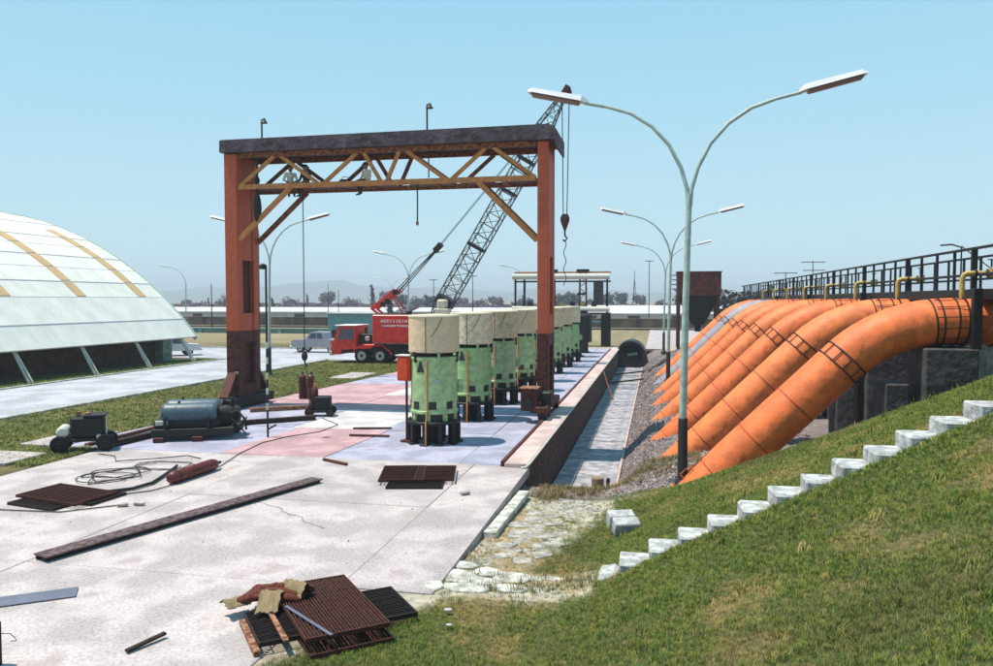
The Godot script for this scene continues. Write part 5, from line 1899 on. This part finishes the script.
	var beams := [["dark timber beam at the foot of the left gantry leg", Vector3(-14.9, 0.1, -24.9), Vector3(-12.5, 0.1, -26.9), 0.22, M.bark], ["long dark timber beam between the small engine and the compressor", Vector3(-16.3, 0.1, -20.7), Vector3(-16.1, 0.1, -23.5), 0.2, M.bark], ["dark timber beam lying behind the compressor by the grass", Vector3(-18.4, 0.15, -27.0), Vector3(-17.9, 0.15, -30.0), 0.3, M.brown_red], ["pale timber beam beside the left gantry foot", Vector3(-15.9, 0.1, -28.2), Vector3(-13.9, 0.1, -29.6), 0.2, M.timber_pale]]
	for b in beams:
		t = thing("timber_beam", b[0], "timber beam")
		st = mb()
		bar(st, b[1], b[2], b[3], 0.18, 0.015)
		obj("beam", st, b[4], t)
	# bricks / small rubble pieces
	for b in [["small brick lying on the apron right of the left gratings", -11.35, -14.7, 0.5], ["second small brick right of the left gratings, a little nearer the plank", -11.05, -14.85, 0.1], ["small pale brick alone on the apron left of the long plank", -13.1, -11.6, 0.3], ["brick fragment at the edge of the apron by the pump pit gratings", -4.3, -17.2, 0.8]]:
		t = thing("brick", b[0], "brick", Vector3(b[1], 0.01, b[2]), b[3])
		st = mb()
		bx(st, Vector3(0, 0.04, 0), Vector3(0.22, 0.06, 0.11), 0.012)
		obj("brick", st, M.paving, t)

func build_machines() -> void:
	# twin tank compressor
	var t := thing("air_compressor", "black skid mounted compressor with two blue tanks by the gantry's left leg", "compressor", Vector3(-14.75, 0.0, -22.75), 0.42)
	t.scale = Vector3(0.92, 0.9, 0.92)
	var st := mb()
	bx(st, Vector3(0, 0.32, 0.75), Vector3(2.7, 0.28, 0.14), 0.02)
	bx(st, Vector3(0, 0.32, -0.75), Vector3(2.7, 0.28, 0.14), 0.02)
	for x in [-1.2, 0.0, 1.2]: bx(st, Vector3(x, 0.32, 0), Vector3(0.14, 0.26, 1.4), 0.01)
	obj("skid_frame", st, M.black_iron, t)
	for p in [[-1.1, 0.8], [0.15, 0.8], [-1.1, -0.8], [1.2, -0.8]]:
		st = mb()
		bx(st, Vector3(p[0], 0.09, p[1]), Vector3(0.35, 0.18, 0.3), 0.02)
		obj("skid_block", st, M.dark_red, t)
	for k in 2:
		var z: float = [0.42, -0.38][k]
		st = mb()
		var y: float = [0.98, 1.02][k]
		tube(st, [Vector3(-1.05, y, z), Vector3(-1.0, y, z), Vector3(-0.9, y, z), Vector3(0.62, y, z), Vector3(0.72, y, z), Vector3(0.77, y, z)], [0.27, 0.325, 0.34, 0.34, 0.325, 0.27], 24)
		var tk := obj("air_tank", st, M.tank_blue, t)
		for x in [-0.6, 0.35]:
			st = mb()
			cyl(st, Vector3(x, y, z), Vector3(x + 0.05, y, z), 0.348, -1, 24)
			obj("tank_strap", st, M.tank_blue, tk)
		st = mb()
		cyl(st, Vector3(-0.5, y + 0.3, z), Vector3(-0.5, y + 0.42, z), 0.04)
		obj("tank_valve", st, M.black_iron, tk)
	st = mb()
	bx(st, Vector3(-0.2, 0.6, 0), Vector3(2.2, 0.3, 1.3), 0.04)
	for x in [-0.9, 0.5]: bx(st, Vector3(x, 0.62, 0.78), Vector3(0.1, 0.4, 0.06))
	obj("engine_block", st, M.truck_black, t)
	st = mb()
	bx(st, Vector3(-1.05, 0.66, 0.6), Vector3(0.4, 0.16, 0.3), 0.02, Basis(Vector3.UP, 0.2))
	obj("pump_head", st, M.rim_pale, t)
	st = mb()
	tube(st, [Vector3(0.95, 0.75, -0.1), Vector3(1.0, 0.75, 0.1), Vector3(1.1, 0.75, 0.35), Vector3(1.1, 0.75, 0.4)], [0.2, 0.42, 0.42, 0.2], 20)
	bx(st, Vector3(1.15, 0.7, -0.35), Vector3(0.6, 0.7, 0.7), 0.08)
	bx(st, Vector3(1.45, 0.42, 0.5), Vector3(0.3, 0.3, 0.3), 0.05)
	cyl(st, Vector3(1.2, 1.0, -0.3), Vector3(1.2, 1.35, -0.3), 0.07)
	tube(st, [Vector3(1.2, 0.9, 0.4), Vector3(1.45, 1.0, 0.5), Vector3(1.7, 0.7, 0.5), Vector3(1.75, 0.3, 0.55)], [0.04], 8)
	for k in 5: bar(st, Vector3(1.2 + 0.1 * k, 0.3, 0.55), Vector3(1.35 + 0.1 * k, 0.75, 0.3), 0.03, 0.03)
	obj("flywheel_engine", st, M.truck_black, t)
	st = mb()
	bar(st, Vector3(1.25, 0.75, 0.62), Vector3(1.75, 0.2, 0.72), 0.06, 0.04)
	obj("start_lever", st, M.black_iron, t)
	# small wheeled engine at the far left
	t = thing("welding_set", "small black wheeled engine set with a white tank at the apron's left edge", "engine", Vector3(-16.75, 0.0, -20.1), 0.55)
	st = mb()
	bx(st, Vector3(0, 0.36, 0), Vector3(1.5, 0.1, 0.7), 0.02)
	obj("chassis", st, M.truck_black, t)
	st = mb()
	bx(st, Vector3(0.1, 0.72, 0), Vector3(0.9, 0.62, 0.62), 0.05)
	bx(st, Vector3(0.3, 1.06, 0), Vector3(0.6, 0.06, 0.66), 0.01)
	obj("housing", st, M.truck_black, t)
	st = mb()
	tube(st, [Vector3(-0.55, 0.62, 0.36), Vector3(-0.55, 0.62, 0.32), Vector3(-0.55, 0.62, -0.2), Vector3(-0.55, 0.62, -0.24)], [0.1, 0.17, 0.17, 0.1], 16)
	obj("fuel_tank", st, M.white_paint, t)
	for p in [[-0.62, 0.36], [-0.62, -0.36], [0.6, 0.36], [0.6, -0.36]]: wheel(t, Vector3(p[0], 0.26, p[1]), 0.26, 0.14, M.truck_black)
	st = mb()
	cyl(st, Vector3(-0.15, 1.02, 0.1), Vector3(-0.15, 1.18, 0.1), 0.07)
	ball(st, Vector3(0.1, 1.1, 0.1), Vector3(0.1, 0.07, 0.1), 8)
	obj("air_filter", st, M.timber_pale, t)
	st = mb()
	cyl(st, Vector3(0.42, 0.45, 0.32), Vector3(0.42, 0.45, 0.38), 0.07, -1, 12)
	bar(st, Vector3(0.62, 0.5, 0.3), Vector3(0.62, 1.05, 0.3), 0.03, 0.03)
	obj("gauge", st, M.rim_pale, t)
	# gas bottles standing on the deck
	for q in [["dark gas bottle standing left of a pair under the gantry chain", -15.75, -32.6, 0.0, M.dark_red], ["dark red gas bottle leaning right of a pair under the gantry chain", -15.4, -32.6, -0.06, M.cylinder_red]]:
		t = thing("gas_bottle", q[0], "gas bottle", Vector3(q[1], 0.01, q[2]))
		t.rotation.z = q[3]
		st = mb()
		lathe(st, [Vector2(0, 0), Vector2(0.16, 0), Vector2(0.17, 0.03), Vector2(0.17, 0.95), Vector2(0.14, 1.05), Vector2(0.06, 1.12), Vector2(0.05, 1.14)], 18)
		obj("shell", st, q[4], t)
		st = mb()
		cyl(st, Vector3(0, 1.12, 0), Vector3(0, 1.24, 0), 0.035)
		bx(st, Vector3(0.04, 1.2, 0), Vector3(0.12, 0.04, 0.04))
		obj("valve", st, M.black_iron, t)
	# trolley with an orange cylinder
	t = thing("welding_trolley", "black welding trolley with an orange bottle on the pump deck", "trolley", Vector3(-12.75, 0.01, -27.9), 0.3)
	st = mb()
	bx(st, Vector3(0, 0.2, 0), Vector3(0.8, 0.08, 0.6), 0.01)
	bx(st, Vector3(0.12, 0.5, 0), Vector3(0.6, 0.55, 0.5), 0.04)
	tube(st, [Vector3(-0.36, 0.22, 0.2), Vector3(-0.4, 1.05, 0.2), Vector3(-0.4, 1.05, -0.2), Vector3(-0.36, 0.22, -0.2)], [0.025], 6)
	obj("frame", st, M.truck_black, t)
	for p in [[-0.38, 0.33], [-0.38, -0.33], [0.42, 0.3], [0.42, -0.3]]: wheel(t, Vector3(p[0], 0.19, p[1]), 0.19, 0.08, M.dark_red)
	st = mb()
	lathe(st, [Vector2(0, 0.24), Vector2(0.13, 0.24), Vector2(0.13, 1.0), Vector2(0.09, 1.1), Vector2(0.03, 1.16), Vector2(0, 1.2)], 16, Vector3(-0.2, 0, 0), false)
	obj("bottle", st, M.dark_red, t)
	st = mb()
	cyl(st, Vector3(-0.2, 1.1, 0), Vector3(-0.2, 1.28, 0), 0.05)
	obj("bottle_valve", st, M.ochre, t)
	# thin signal mast standing on the deck
	t = thing("signal_mast", "thin striped mast with a small black lamp, standing on the deck by the gantry", "mast", Vector3(-12.45, 0.01, -23.2))
	st = mb()
	cyl(st, Vector3(0, 0, 0), Vector3(0, 5.55, 0), 0.035, -1, 8)
	var ms := obj("mast", st, M.black_iron, t)
	for k in 5:
		st = mb()
		cyl(st, Vector3(0, 0.9 + k * 0.5, 0), Vector3(0, 1.12 + k * 0.5, 0), 0.039, -1, 8)
		obj("white_band", st, M.white_paint, ms)
	st = mb()
	lathe(st, [Vector2(0, -0.02), Vector2(0.13, 0), Vector2(0.12, 0.12), Vector2(0.05, 0.17), Vector2(0, 0.18)], 12, Vector3(-0.1, 5.5, 0))
	obj("lamp", st, M.truck_black, t)
	st = mb()
	bar(st, Vector3(0, 0.25, 0), Vector3(0.32, 0.42, 0.05), 0.05, 0.05)
	obj("foot_lever", st, M.black_iron, t)
	# props across the channel at the far end
	for q in [["pale diagonal prop leaning on the channel wall near the culvert", Vector3(-3.25, 0.05, -48.5), Vector3(-2.6, -1.55, -47.5), 0.08, M.timber_pale], ["dark plank lying across the far channel, nearer one", Vector3(-3.2, -1.5, -56.5), Vector3(-0.9, -1.2, -56.9), 0.25, M.bark], ["dark plank lying across the far channel, by the culvert mouth", Vector3(-3.2, -1.5, -63.0), Vector3(-0.7, -1.2, -63.4), 0.3, M.bark], ["dark plank on the gravel right of the culvert", Vector3(-0.5, -0.7, -58.0), Vector3(0.9, 0.1, -60.5), 0.25, M.bark]]:
		t = thing("plank", q[0], "plank")
		st = mb()
		bar(st, q[1], q[2], q[3], 0.1, 0.01)
		obj("plank", st, q[4], t)

# ------------------------------------------------------------------ far structures
func build_far() -> void:
	# rusty hopper
	var t := thing("hopper", "rusty square hopper with a dark cone on tall legs beyond the pipes", "hopper", Vector3(3.55, 0, -71.0))
	var st := mb()
	bx2(st, Vector3(-1.85, 4.9, -1.8), Vector3(1.85, 6.9, 1.8), 0.03)
	obj("bin", st, M.rust_tank, t)
	for k in 7:
		st = mb()
		bx2(st, Vector3(-1.8 + k * 0.6 - 0.04, 4.95, 1.8), Vector3(-1.8 + k * 0.6 + 0.04, 6.85, 1.87))
		obj("stiffener", st, M.rust_tank, t)
	st = mb()
	bx2(st, Vector3(-1.92, 6.9, -1.88), Vector3(1.92, 6.98, 1.9), 0.01)
	obj("rim", st, M.dark_red, t)
	st = mb()
	var hi := [Vector3(-1.82, 4.9, 1.75), Vector3(1.82, 4.9, 1.75), Vector3(1.82, 4.9, -1.75), Vector3(-1.82, 4.9, -1.75)]
	var lo := [Vector3(-0.5, 2.3, 0.45), Vector3(0.5, 2.3, 0.45), Vector3(0.5, 2.3, -0.45), Vector3(-0.5, 2.3, -0.45)]
	st.set_smooth_group(-1)
	for k in 4: qo(st, lo[k], lo[(k + 1) % 4], hi[(k + 1) % 4], hi[k], Vector3(0, 4, 0))
	qo(st, lo[0], lo[1], lo[2], lo[3], Vector3(0, 4, 0))
	bx2(st, Vector3(-0.25, 1.7, -0.25), Vector3(0.25, 2.3, 0.25))
	obj("cone", st, M.rust_dark, t)
	for p in [[-1.7, 1.65], [1.6, 1.65], [-1.7, -1.65], [1.6, -1.65]]:
		st = mb()
		bx2(st, Vector3(p[0] - 0.13, -0.1, p[1] - 0.13), Vector3(p[0] + 0.13, 4.95, p[1] + 0.13))
		obj("leg", st, M.dark_red, t)
	# utility pole with ladder like cross arms next to it
	t = thing("utility_pole", "rusty utility pole with short cross arms left of the rusty hopper", "utility pole", Vector3(2.2, 0, -66.0))
	st = mb()
	bx2(st, Vector3(-0.14, -0.1, -0.14), Vector3(0.14, 6.65, 0.14), 0.02)
	obj("pole", st, M.brown_red, t)
	for k in 4:
		st = mb()
		bx2(st, Vector3(-1.0, 6.5 - k * 0.38, -0.05), Vector3(-0.145, 6.58 - k * 0.38, 0.05))
		obj("cross_arm", st, M.pillar, t)
	st = mb()
	bar(st, Vector3(-0.8, 5.35, 0), Vector3(-0.1, 4.7, 0), 0.08, 0.08)
	obj("brace", st, M.pillar, t)
	# back platform with white pipes
	t = thing("pipe_platform", "steel frame platform carrying two long white pipes behind the pumps", "platform", Vector3(0, 0, -76.0))
	for y in [3.62, 6.78]:
		st = mb()
		tube(st, [Vector3(-14.0, y, 0.5), Vector3(-4.5, y, 0.5)], [0.27], 14)
		obj("white_pipe", st, M.white_paint, t)
	for y in [3.2, 6.32, 7.2]:
		st = mb()
		bx2(st, Vector3(-13.9, y - 0.08, -0.1), Vector3(-4.4, y + 0.08, 0.1))
		obj("beam", st, M.rust_dark if y < 7 else M.ochre, t)
	for x in [-13.8, -12.9, -4.75]:
		st = mb()
		bx2(st, Vector3(x - 0.09, 0, -0.1), Vector3(x + 0.09, 6.9, 0.1))
		obj("column", st, M.rust_dark, t)
	st = mb()
	bx2(st, Vector3(-5.3, -0.05, -0.5), Vector3(-4.4, 3.1, 0.5), 0.03)
	obj("pier", st, M.rust_dark, t)
	st = mb()
	bx2(st, Vector3(-13.9, -0.05, -0.5), Vector3(-13.0, 3.1, 0.5), 0.03)
	obj("pier", st, M.rust_dark, t)
	for x in [-10.2, -7.1]:
		st = mb()
		for q in [[-0.35, -0.35], [0.35, -0.35], [0.35, 0.35], [-0.35, 0.35]]:
			bar(st, Vector3(x + q[0], 3.3, q[1]), Vector3(x + q[0] * 0.8, 7.35, q[1] * 0.8), 0.09, 0.09)
		for k in 7:
			var s := -1.0 if k % 2 else 1.0
			bar(st, Vector3(x - 0.33 * s, 3.5 + k * 0.55, 0.3), Vector3(x + 0.33 * s, 4.05 + k * 0.55, 0.3), 0.07, 0.07)
		obj("lattice_mast", st, M.ochre_dark, t)
		st = mb()
		bx2(st, Vector3(x - 0.6, 7.25, -0.4), Vector3(x + 0.6, 7.5, 0.4), 0.02)
		bx2(st, Vector3(x - 0.5, 5.0, -0.4), Vector3(x + 0.3, 5.2, 0.5), 0.02)
		obj("mast_head", st, M.rust_dark, t)
	st = mb()
	bx2(st, Vector3(-6.05, 4.0, 0.15), Vector3(-5.1, 6.3, 0.4), 0.02)
	obj("panel", st, M.pillar, t)
	for k in 7:
		st = mb()
		ball(st, Vector3(-12.3 + k * 1.05, 4.05, 0.2), Vector3(0.28, 0.32, 0.3), 10)
		obj("valve", st, M.yellow_pipe if k % 2 else M.black_iron, t)
	st = mb()
	bx2(st, Vector3(-13.5, 2.3, -1.2), Vector3(-4.6, 2.42, 0.0))
	obj("shelf", st, M.teal, t)
	# light blue container
	t = thing("blue_shed", "pale blue flat roofed shed behind the red truck", "shed", Vector3(-35.1, 0, -86.0))
	st = mb()
	bx2(st, Vector3(-3.1, 0.3, -3), Vector3(3.0, 2.85, 0), 0.02)
	obj("wall", st, M.teal, t)
	st = mb()
	bx2(st, Vector3(-3.25, 2.86, -3.2), Vector3(3.15, 3.0, 0.2), 0.02)
	obj("roof", st, M.far_white, t)
	st = mb()
	for x in [-2.2, 1.6]: cyl(st, Vector3(x, 0.5, 0.1), Vector3(x, 0.5, 0.4), 0.5, -1, 18)
	obj("support_wheel", st, M.truck_black, t)
	# long boundary walls and sheds across the back
	var wall := func(label: String, x0: float, x1: float, z: float, y0: float, y1: float, m: Material, piers: Material) -> void:
		var w := thing("boundary_wall", label, "wall", Vector3(x0, 0, z))
		var s := mb()
		bx2(s, Vector3(0, y0, -0.3), Vector3(x1 - x0, y1, 0))
		obj("wall", s, m, w)
		if piers:
			var n := int((x1 - x0) / 6.0)
			var pm := mb()
			bx(pm, Vector3(0, (y0 + y1) / 2, 0.12), Vector3(0.5, y1 - y0, 0.22))
			pm.generate_normals()
			var me := pm.commit()
			for k in n: inst("pier", me, piers, w, Transform3D(Basis(), Vector3(3 + k * 6.0, 0, 0)))
			s = mb()
			bx2(s, Vector3(0, y1, -0.5), Vector3(x1 - x0, y1 + 0.12, 0.25))
			obj("coping", s, m, w)
	wall.call("long brown boundary wall with piers crossing the whole background", -150.0, 90.0, -128.0, -0.1, 1.35, M.far_brown, M.far_dark)
	wall.call("low dark kerb wall in front of the long brown boundary wall", -150.0, 90.0, -118.0, -0.1, 0.22, M.far_dark, null)
	wall.call("low pale green channel wall behind the grass beyond the road", -95.0, -24.0, -97.0, -0.1, 0.55, M.far_teal, M.teal)
	var shd := [["long white roofed shed in the left background", -150.0, -60.0, -172.0, 2.4], ["long white roofed shed in the middle background behind the gantry", -58.0, -20.0, -180.0, 2.3], ["long white roofed shed in the right background left of the hopper", -17.0, 28.0, -165.0, 3.0], ["long white roofed shed far right behind the walkway", 31.0, 110.0, -175.0, 2.6]]
	for q in shd:
		t = thing("storage_shed", q[0], "shed", Vector3(q[1], 0, q[3]))
		var w: float = q[2] - q[1]
		st = mb()
		bx2(st, Vector3(0, -0.1, -12), Vector3(w, 1.6, 0))
		obj("wall", st, M.far_white, t)
		st = mb()
		extrude(st, PackedVector2Array([Vector2(0.6, 1.5), Vector2(0.6, 1.72), Vector2(-6, q[4] + 0.35), Vector2(-12.6, 1.72), Vector2(-12.6, 1.5)]), 0, w, Transform3D(Basis(Vector3(0, 0, 1), Vector3(0, 1, 0), Vector3(1, 0, 0)), Vector3.ZERO))
		obj("roof", st, M.far_white, t)
		var n := int(w / 9)
		for k in n:
			st = mb()
			bx2(st, Vector3(2 + k * 9.0, 0.2, 0.0), Vector3(4.5 + k * 9.0, 1.2, 0.06))
			obj("door", st, M.far_dark, t)
	# utility poles
	var pr := RandomNumberGenerator.new()
	pr.seed = 5
	var poles := [[-64.0, -103.0, 6.9, "thin bare pole behind the end of the vaulted hall"], [-60.0, -140.0, 6.4, "thin pole far behind the left gantry leg"], [-50.5, -150.0, 7.0, "thin pole above the pale blue shed"], [-41.0, -140.0, 8.4, "thin pole far behind the crane truck's front"], [-33.0, -138.0, 9.0, "tall thin pole beyond the crane house"], [-1.5, -150.0, 12.0, "tall thin pole beyond the second street lamp"], [-22.5, -160.0, 9.6, "thin pole far back just left of the pipe platform"], [24.0, -130.0, 10.6, "far power pole with two cross arms above the walkway, taller of the pair"], [20.4, -133.0, 9.0, "far power pole with two cross arms above the walkway, shorter of the pair"], [-71.0, -160.0, 8.0, "thin pole far away above the hall's lower eave"]]
	for p in poles:
		t = thing("utility_pole", p[3], "utility pole", Vector3(p[0], 0, p[1]))
		st = mb()
		cyl(st, Vector3(0, -0.1, 0), Vector3(0, p[2], 0), 0.09, 0.06, 8)
		obj("pole", st, M.bark, t)
		for k in (2 if p[0] > 10 else (1 if p[2] > 8.2 else 0)):
			st = mb()
			var wd := 1.8 if p[0] > 10 else 0.8
			bx2(st, Vector3(-wd + 0.3 * k, p[2] - 0.2 - k * 1.3, 0.08), Vector3(wd, p[2] - 0.08 - k * 1.3, 0.2))
			obj("cross_arm", st, M.bark, t)
	t = thing("radio_mast", "slim lattice radio mast on the horizon between the platform and hopper", "mast", Vector3(-6.5, 0, -230.0))
	st = mb()
	for k in 3:
		var a := TAU * k / 3
		bar(st, Vector3(cos(a) * 1.1, 0, sin(a) * 1.1), Vector3(0, 10.5, 0), 0.16, 0.16)
	for k in 8:
		var y := k * 1.2
		var r := 1.1 * (1 - y / 10.5)
		bar(st, Vector3(-r, y, 0.3), Vector3(r * 0.9, y + 1.1, 0.3), 0.1, 0.1)
	cyl(st, Vector3(0, 10.3, 0), Vector3(0, 13, 0), 0.08)
	obj("mast", st, M.rust_dark, t)
	build_trees()
	# hills
	st = mb()
	st.set_smooth_group(0)
	var hn := FastNoiseLite.new()
	hn.seed = 4
	hn.frequency = 0.0011
	var cols := 90
	var prev := []
	for i in cols + 1:
		var x := -4200.0 + 6400.0 * i / cols
		var mx := exp(-pow((x + 1350.0) / 620.0, 2)) * 62.0 + exp(-pow((x + 300.0) / 500.0, 2)) * 24.0 + exp(-pow((x - 1300.0) / 700.0, 2)) * 18.0
		var y: float = max(6.0, mx * (0.8 + 0.5 * hn.get_noise_1d(x * 3.0)) + 12.0 * hn.get_noise_1d(x * 9.0) + 16.0)
		var cur := [Vector3(x, -5, -2300), Vector3(x, y * 0.55, -2480), Vector3(x, y, -2700), Vector3(x, -5, -3300)]
		if i > 0:
			for k in 3: quad(st, prev[k], cur[k], cur[k + 1], prev[k + 1])
		prev = cur
	tag(obj("hills", st, M.hill), "", "", "", "structure")

func crown(seed_: int, w: float, h: float, n: int, leaf: float, tall := false) -> ArrayMesh:
	var r := RandomNumberGenerator.new()
	r.seed = seed_
	var st := mb()
	st.set_smooth_group(-1)
	var blobs := []
	for k in 9:
		var a := r.randf() * TAU
		var q := sqrt(r.randf()) * w * 0.6
		blobs.append([Vector3(cos(a) * q, h * r.randf_range(0.35, 0.9), sin(a) * q) if not tall else Vector3(cos(a) * q * 0.5, h * (0.15 + 0.09 * k), sin(a) * q * 0.5), w * r.randf_range(0.28, 0.5) * (1.0 if not tall else 1.1 - 0.08 * k)])
	for i in n:
		var b: Array = blobs[i % 9]
		var d := Vector3(r.randf_range(-1, 1), r.randf_range(-1, 1), r.randf_range(-1, 1))
		if d.length() > 1: d = d.normalized() * r.randf()
		d = d.normalized() * pow(d.length(), 0.4)
		var p: Vector3 = b[0] + d * b[1]
		var x := Vector3(r.randf_range(-1, 1), r.randf_range(-1, 1), r.randf_range(-1, 1)).normalized()
		var y := x.cross(Vector3(r.randf_range(-1, 1), r.randf_range(-1, 1), 0.3)).normalized()
		var s := leaf * r.randf_range(0.6, 1.3)
		tri(st, p - x * s, p + y * s * 0.7, p + x * s)
		tri(st, p - x * s, p + x * s, p - y * s * 0.5)
	st.generate_normals()
	return st.commit()

func build_trees() -> void:
	var crowns := [crown(1, 4.2, 7.0, 900, 0.5), crown(2, 3.2, 6.0, 800, 0.45), crown(3, 1.6, 8.5, 700, 0.4, true), crown(4, 5.0, 5.5, 900, 0.5)]
	var trunk := mb()
	tube(trunk, [Vector3(0, -0.2, 0), Vector3(0.05, 2.2, 0), Vector3(0.2, 4.2, 0.1)], [0.28, 0.2, 0.08], 7)
	tube(trunk, [Vector3(0.05, 2.0, 0), Vector3(-0.9, 3.6, 0.3), Vector3(-1.4, 4.6, 0.3)], [0.12, 0.08, 0.03], 5)
	tube(trunk, [Vector3(0.05, 2.3, 0), Vector3(0.9, 3.6, -0.4), Vector3(1.4, 4.9, -0.5)], [0.12, 0.08, 0.03], 5)
	trunk.generate_normals()
	var tm := trunk.commit()
	var r := RandomNumberGenerator.new()
	r.seed = 77
	var tree := func(label: String, at: Vector3, k: int, s: float, sy: float, group: String, brown := false) -> void:
		var t := thing("tree", label, "tree", at, r.randf() * TAU, group)
		t.scale = Vector3(s, s * sy, s)
		inst("trunk", tm, M.bark, t)
		inst("crown", crowns[k], M.leaf_brown if brown else M.leaf, t)
	for i in 74:
		var z := -r.randf_range(235, 330)
		var x := lerpf(-0.93, 0.62, (i + r.randf() * 0.9) / 74.0) * -z
		var k := r.randi() % 4
		if k == 2 and r.randf() < 0.4: k = 0
		tree.call("hazy tree in the distant tree line along the horizon", Vector3(x, 0, z), k, r.randf_range(0.6, 1.15), r.randf_range(0.8, 1.15), "hazy trees of the distant tree line", r.randf() < 0.5)
	tree.call("dark bushy tree at the far end of the walkway", Vector3(9.6, 0, -95.0), 0, 0.85, 0.95, "")
	tree.call("brownish bushy tree seen through the near walkway railing", Vector3(52.0, 0, -130.0), 3, 1.0, 0.9, "", true)
	tree.call("small dark tree beside the red A-frame of the crane, far behind", Vector3(-54.0, 0, -152.0), 2, 0.85, 0.85, "")
	tree.call("dark spiky tree above the sheds between hall and gantry", Vector3(-88.0, 0, -150.0), 2, 0.7, 0.9, "")
	# low scrub reading as one mass under the tree line
	var xf := []
	var cs := []
	for i in 900:
		var z := -r.randf_range(232, 345)
		var x := r.randf_range(-0.95, 0.65) * -z
		var s := r.randf_range(0.3, 0.6)
		xf.append(Transform3D(Basis(Vector3.UP, r.randf() * TAU).scaled(Vector3(s * 1.8, s, s * 1.8)), Vector3(x, -0.3, z)))
		cs.append(Color.WHITE)
	scatter("distant_scrub", crowns[1], M.leaf_brown, xf, cs)

# ------------------------------------------------------------------ main
func _ready() -> void:
	rng.seed = 12345
	patch.seed = 8
	patch.frequency = 0.02
	var cam := Camera3D.new()
	cam.name = "camera"
	cam.fov = 46.504
	cam.near = 0.1
	cam.far = 9000.0
	cam.position = Vector3(0, 4.5, 0)
	cam.rotation = Vector3(-deg_to_rad(2.438), deg_to_rad(11.69), 0)
	add_child(cam)
	cam.current = true
	var env := Environment.new()
	env.background_mode = Environment.BG_SKY
	var sky := Sky.new()
	var sm2 := ProceduralSkyMaterial.new()
	sm2.sky_top_color = Color(0.44, 0.71, 0.84)
	sm2.sky_horizon_color = Color(0.76, 0.87, 0.90)
	sm2.sky_curve = 0.2
	sm2.ground_horizon_color = Color(0.62, 0.68, 0.70)
	sm2.ground_bottom_color = Color(0.35, 0.33, 0.30)
	sm2.sun_angle_max = 12.0
	sm2.sky_energy_multiplier = 1.0
	sky.sky_material = sm2
	env.sky = sky
	env.ambient_light_source = Environment.AMBIENT_SOURCE_SKY
	env.tonemap_mode = Environment.TONE_MAPPER_LINEAR
	env.tonemap_exposure = 1.28
	env.fog_enabled = true
	env.fog_density = 0.0006
	env.fog_light_color = Color(0.90, 0.93, 0.97)
	env.sdfgi_enabled = true
	env.ssao_enabled = true
	env.ssil_enabled = true
	var we := WorldEnvironment.new()
	we.name = "world_environment"
	we.environment = env
	add_child(we)
	var sun := DirectionalLight3D.new()
	sun.name = "sun"
	sun.light_energy = 1.55
	sun.light_color = Color(1.0, 0.96, 0.90)
	sun.light_angular_distance = 0.5
	sun.shadow_enabled = true
	add_child(sun)
	sun.look_at_from_position(Vector3.ZERO, Vector3(0.337, -0.94, -0.06), Vector3.FORWARD)

	make_materials()
	build_ground()
	build_paving()
	build_stairs()
	build_hall()
	build_gantry()
	build_pumps()
	build_pipes()
	build_walkway()
	build_lamps()
	build_crane_truck()
	build_cars()
	build_machines()
	build_foreground()
	build_flagstones()
	build_far()
	build_people()
	build_vegetation()
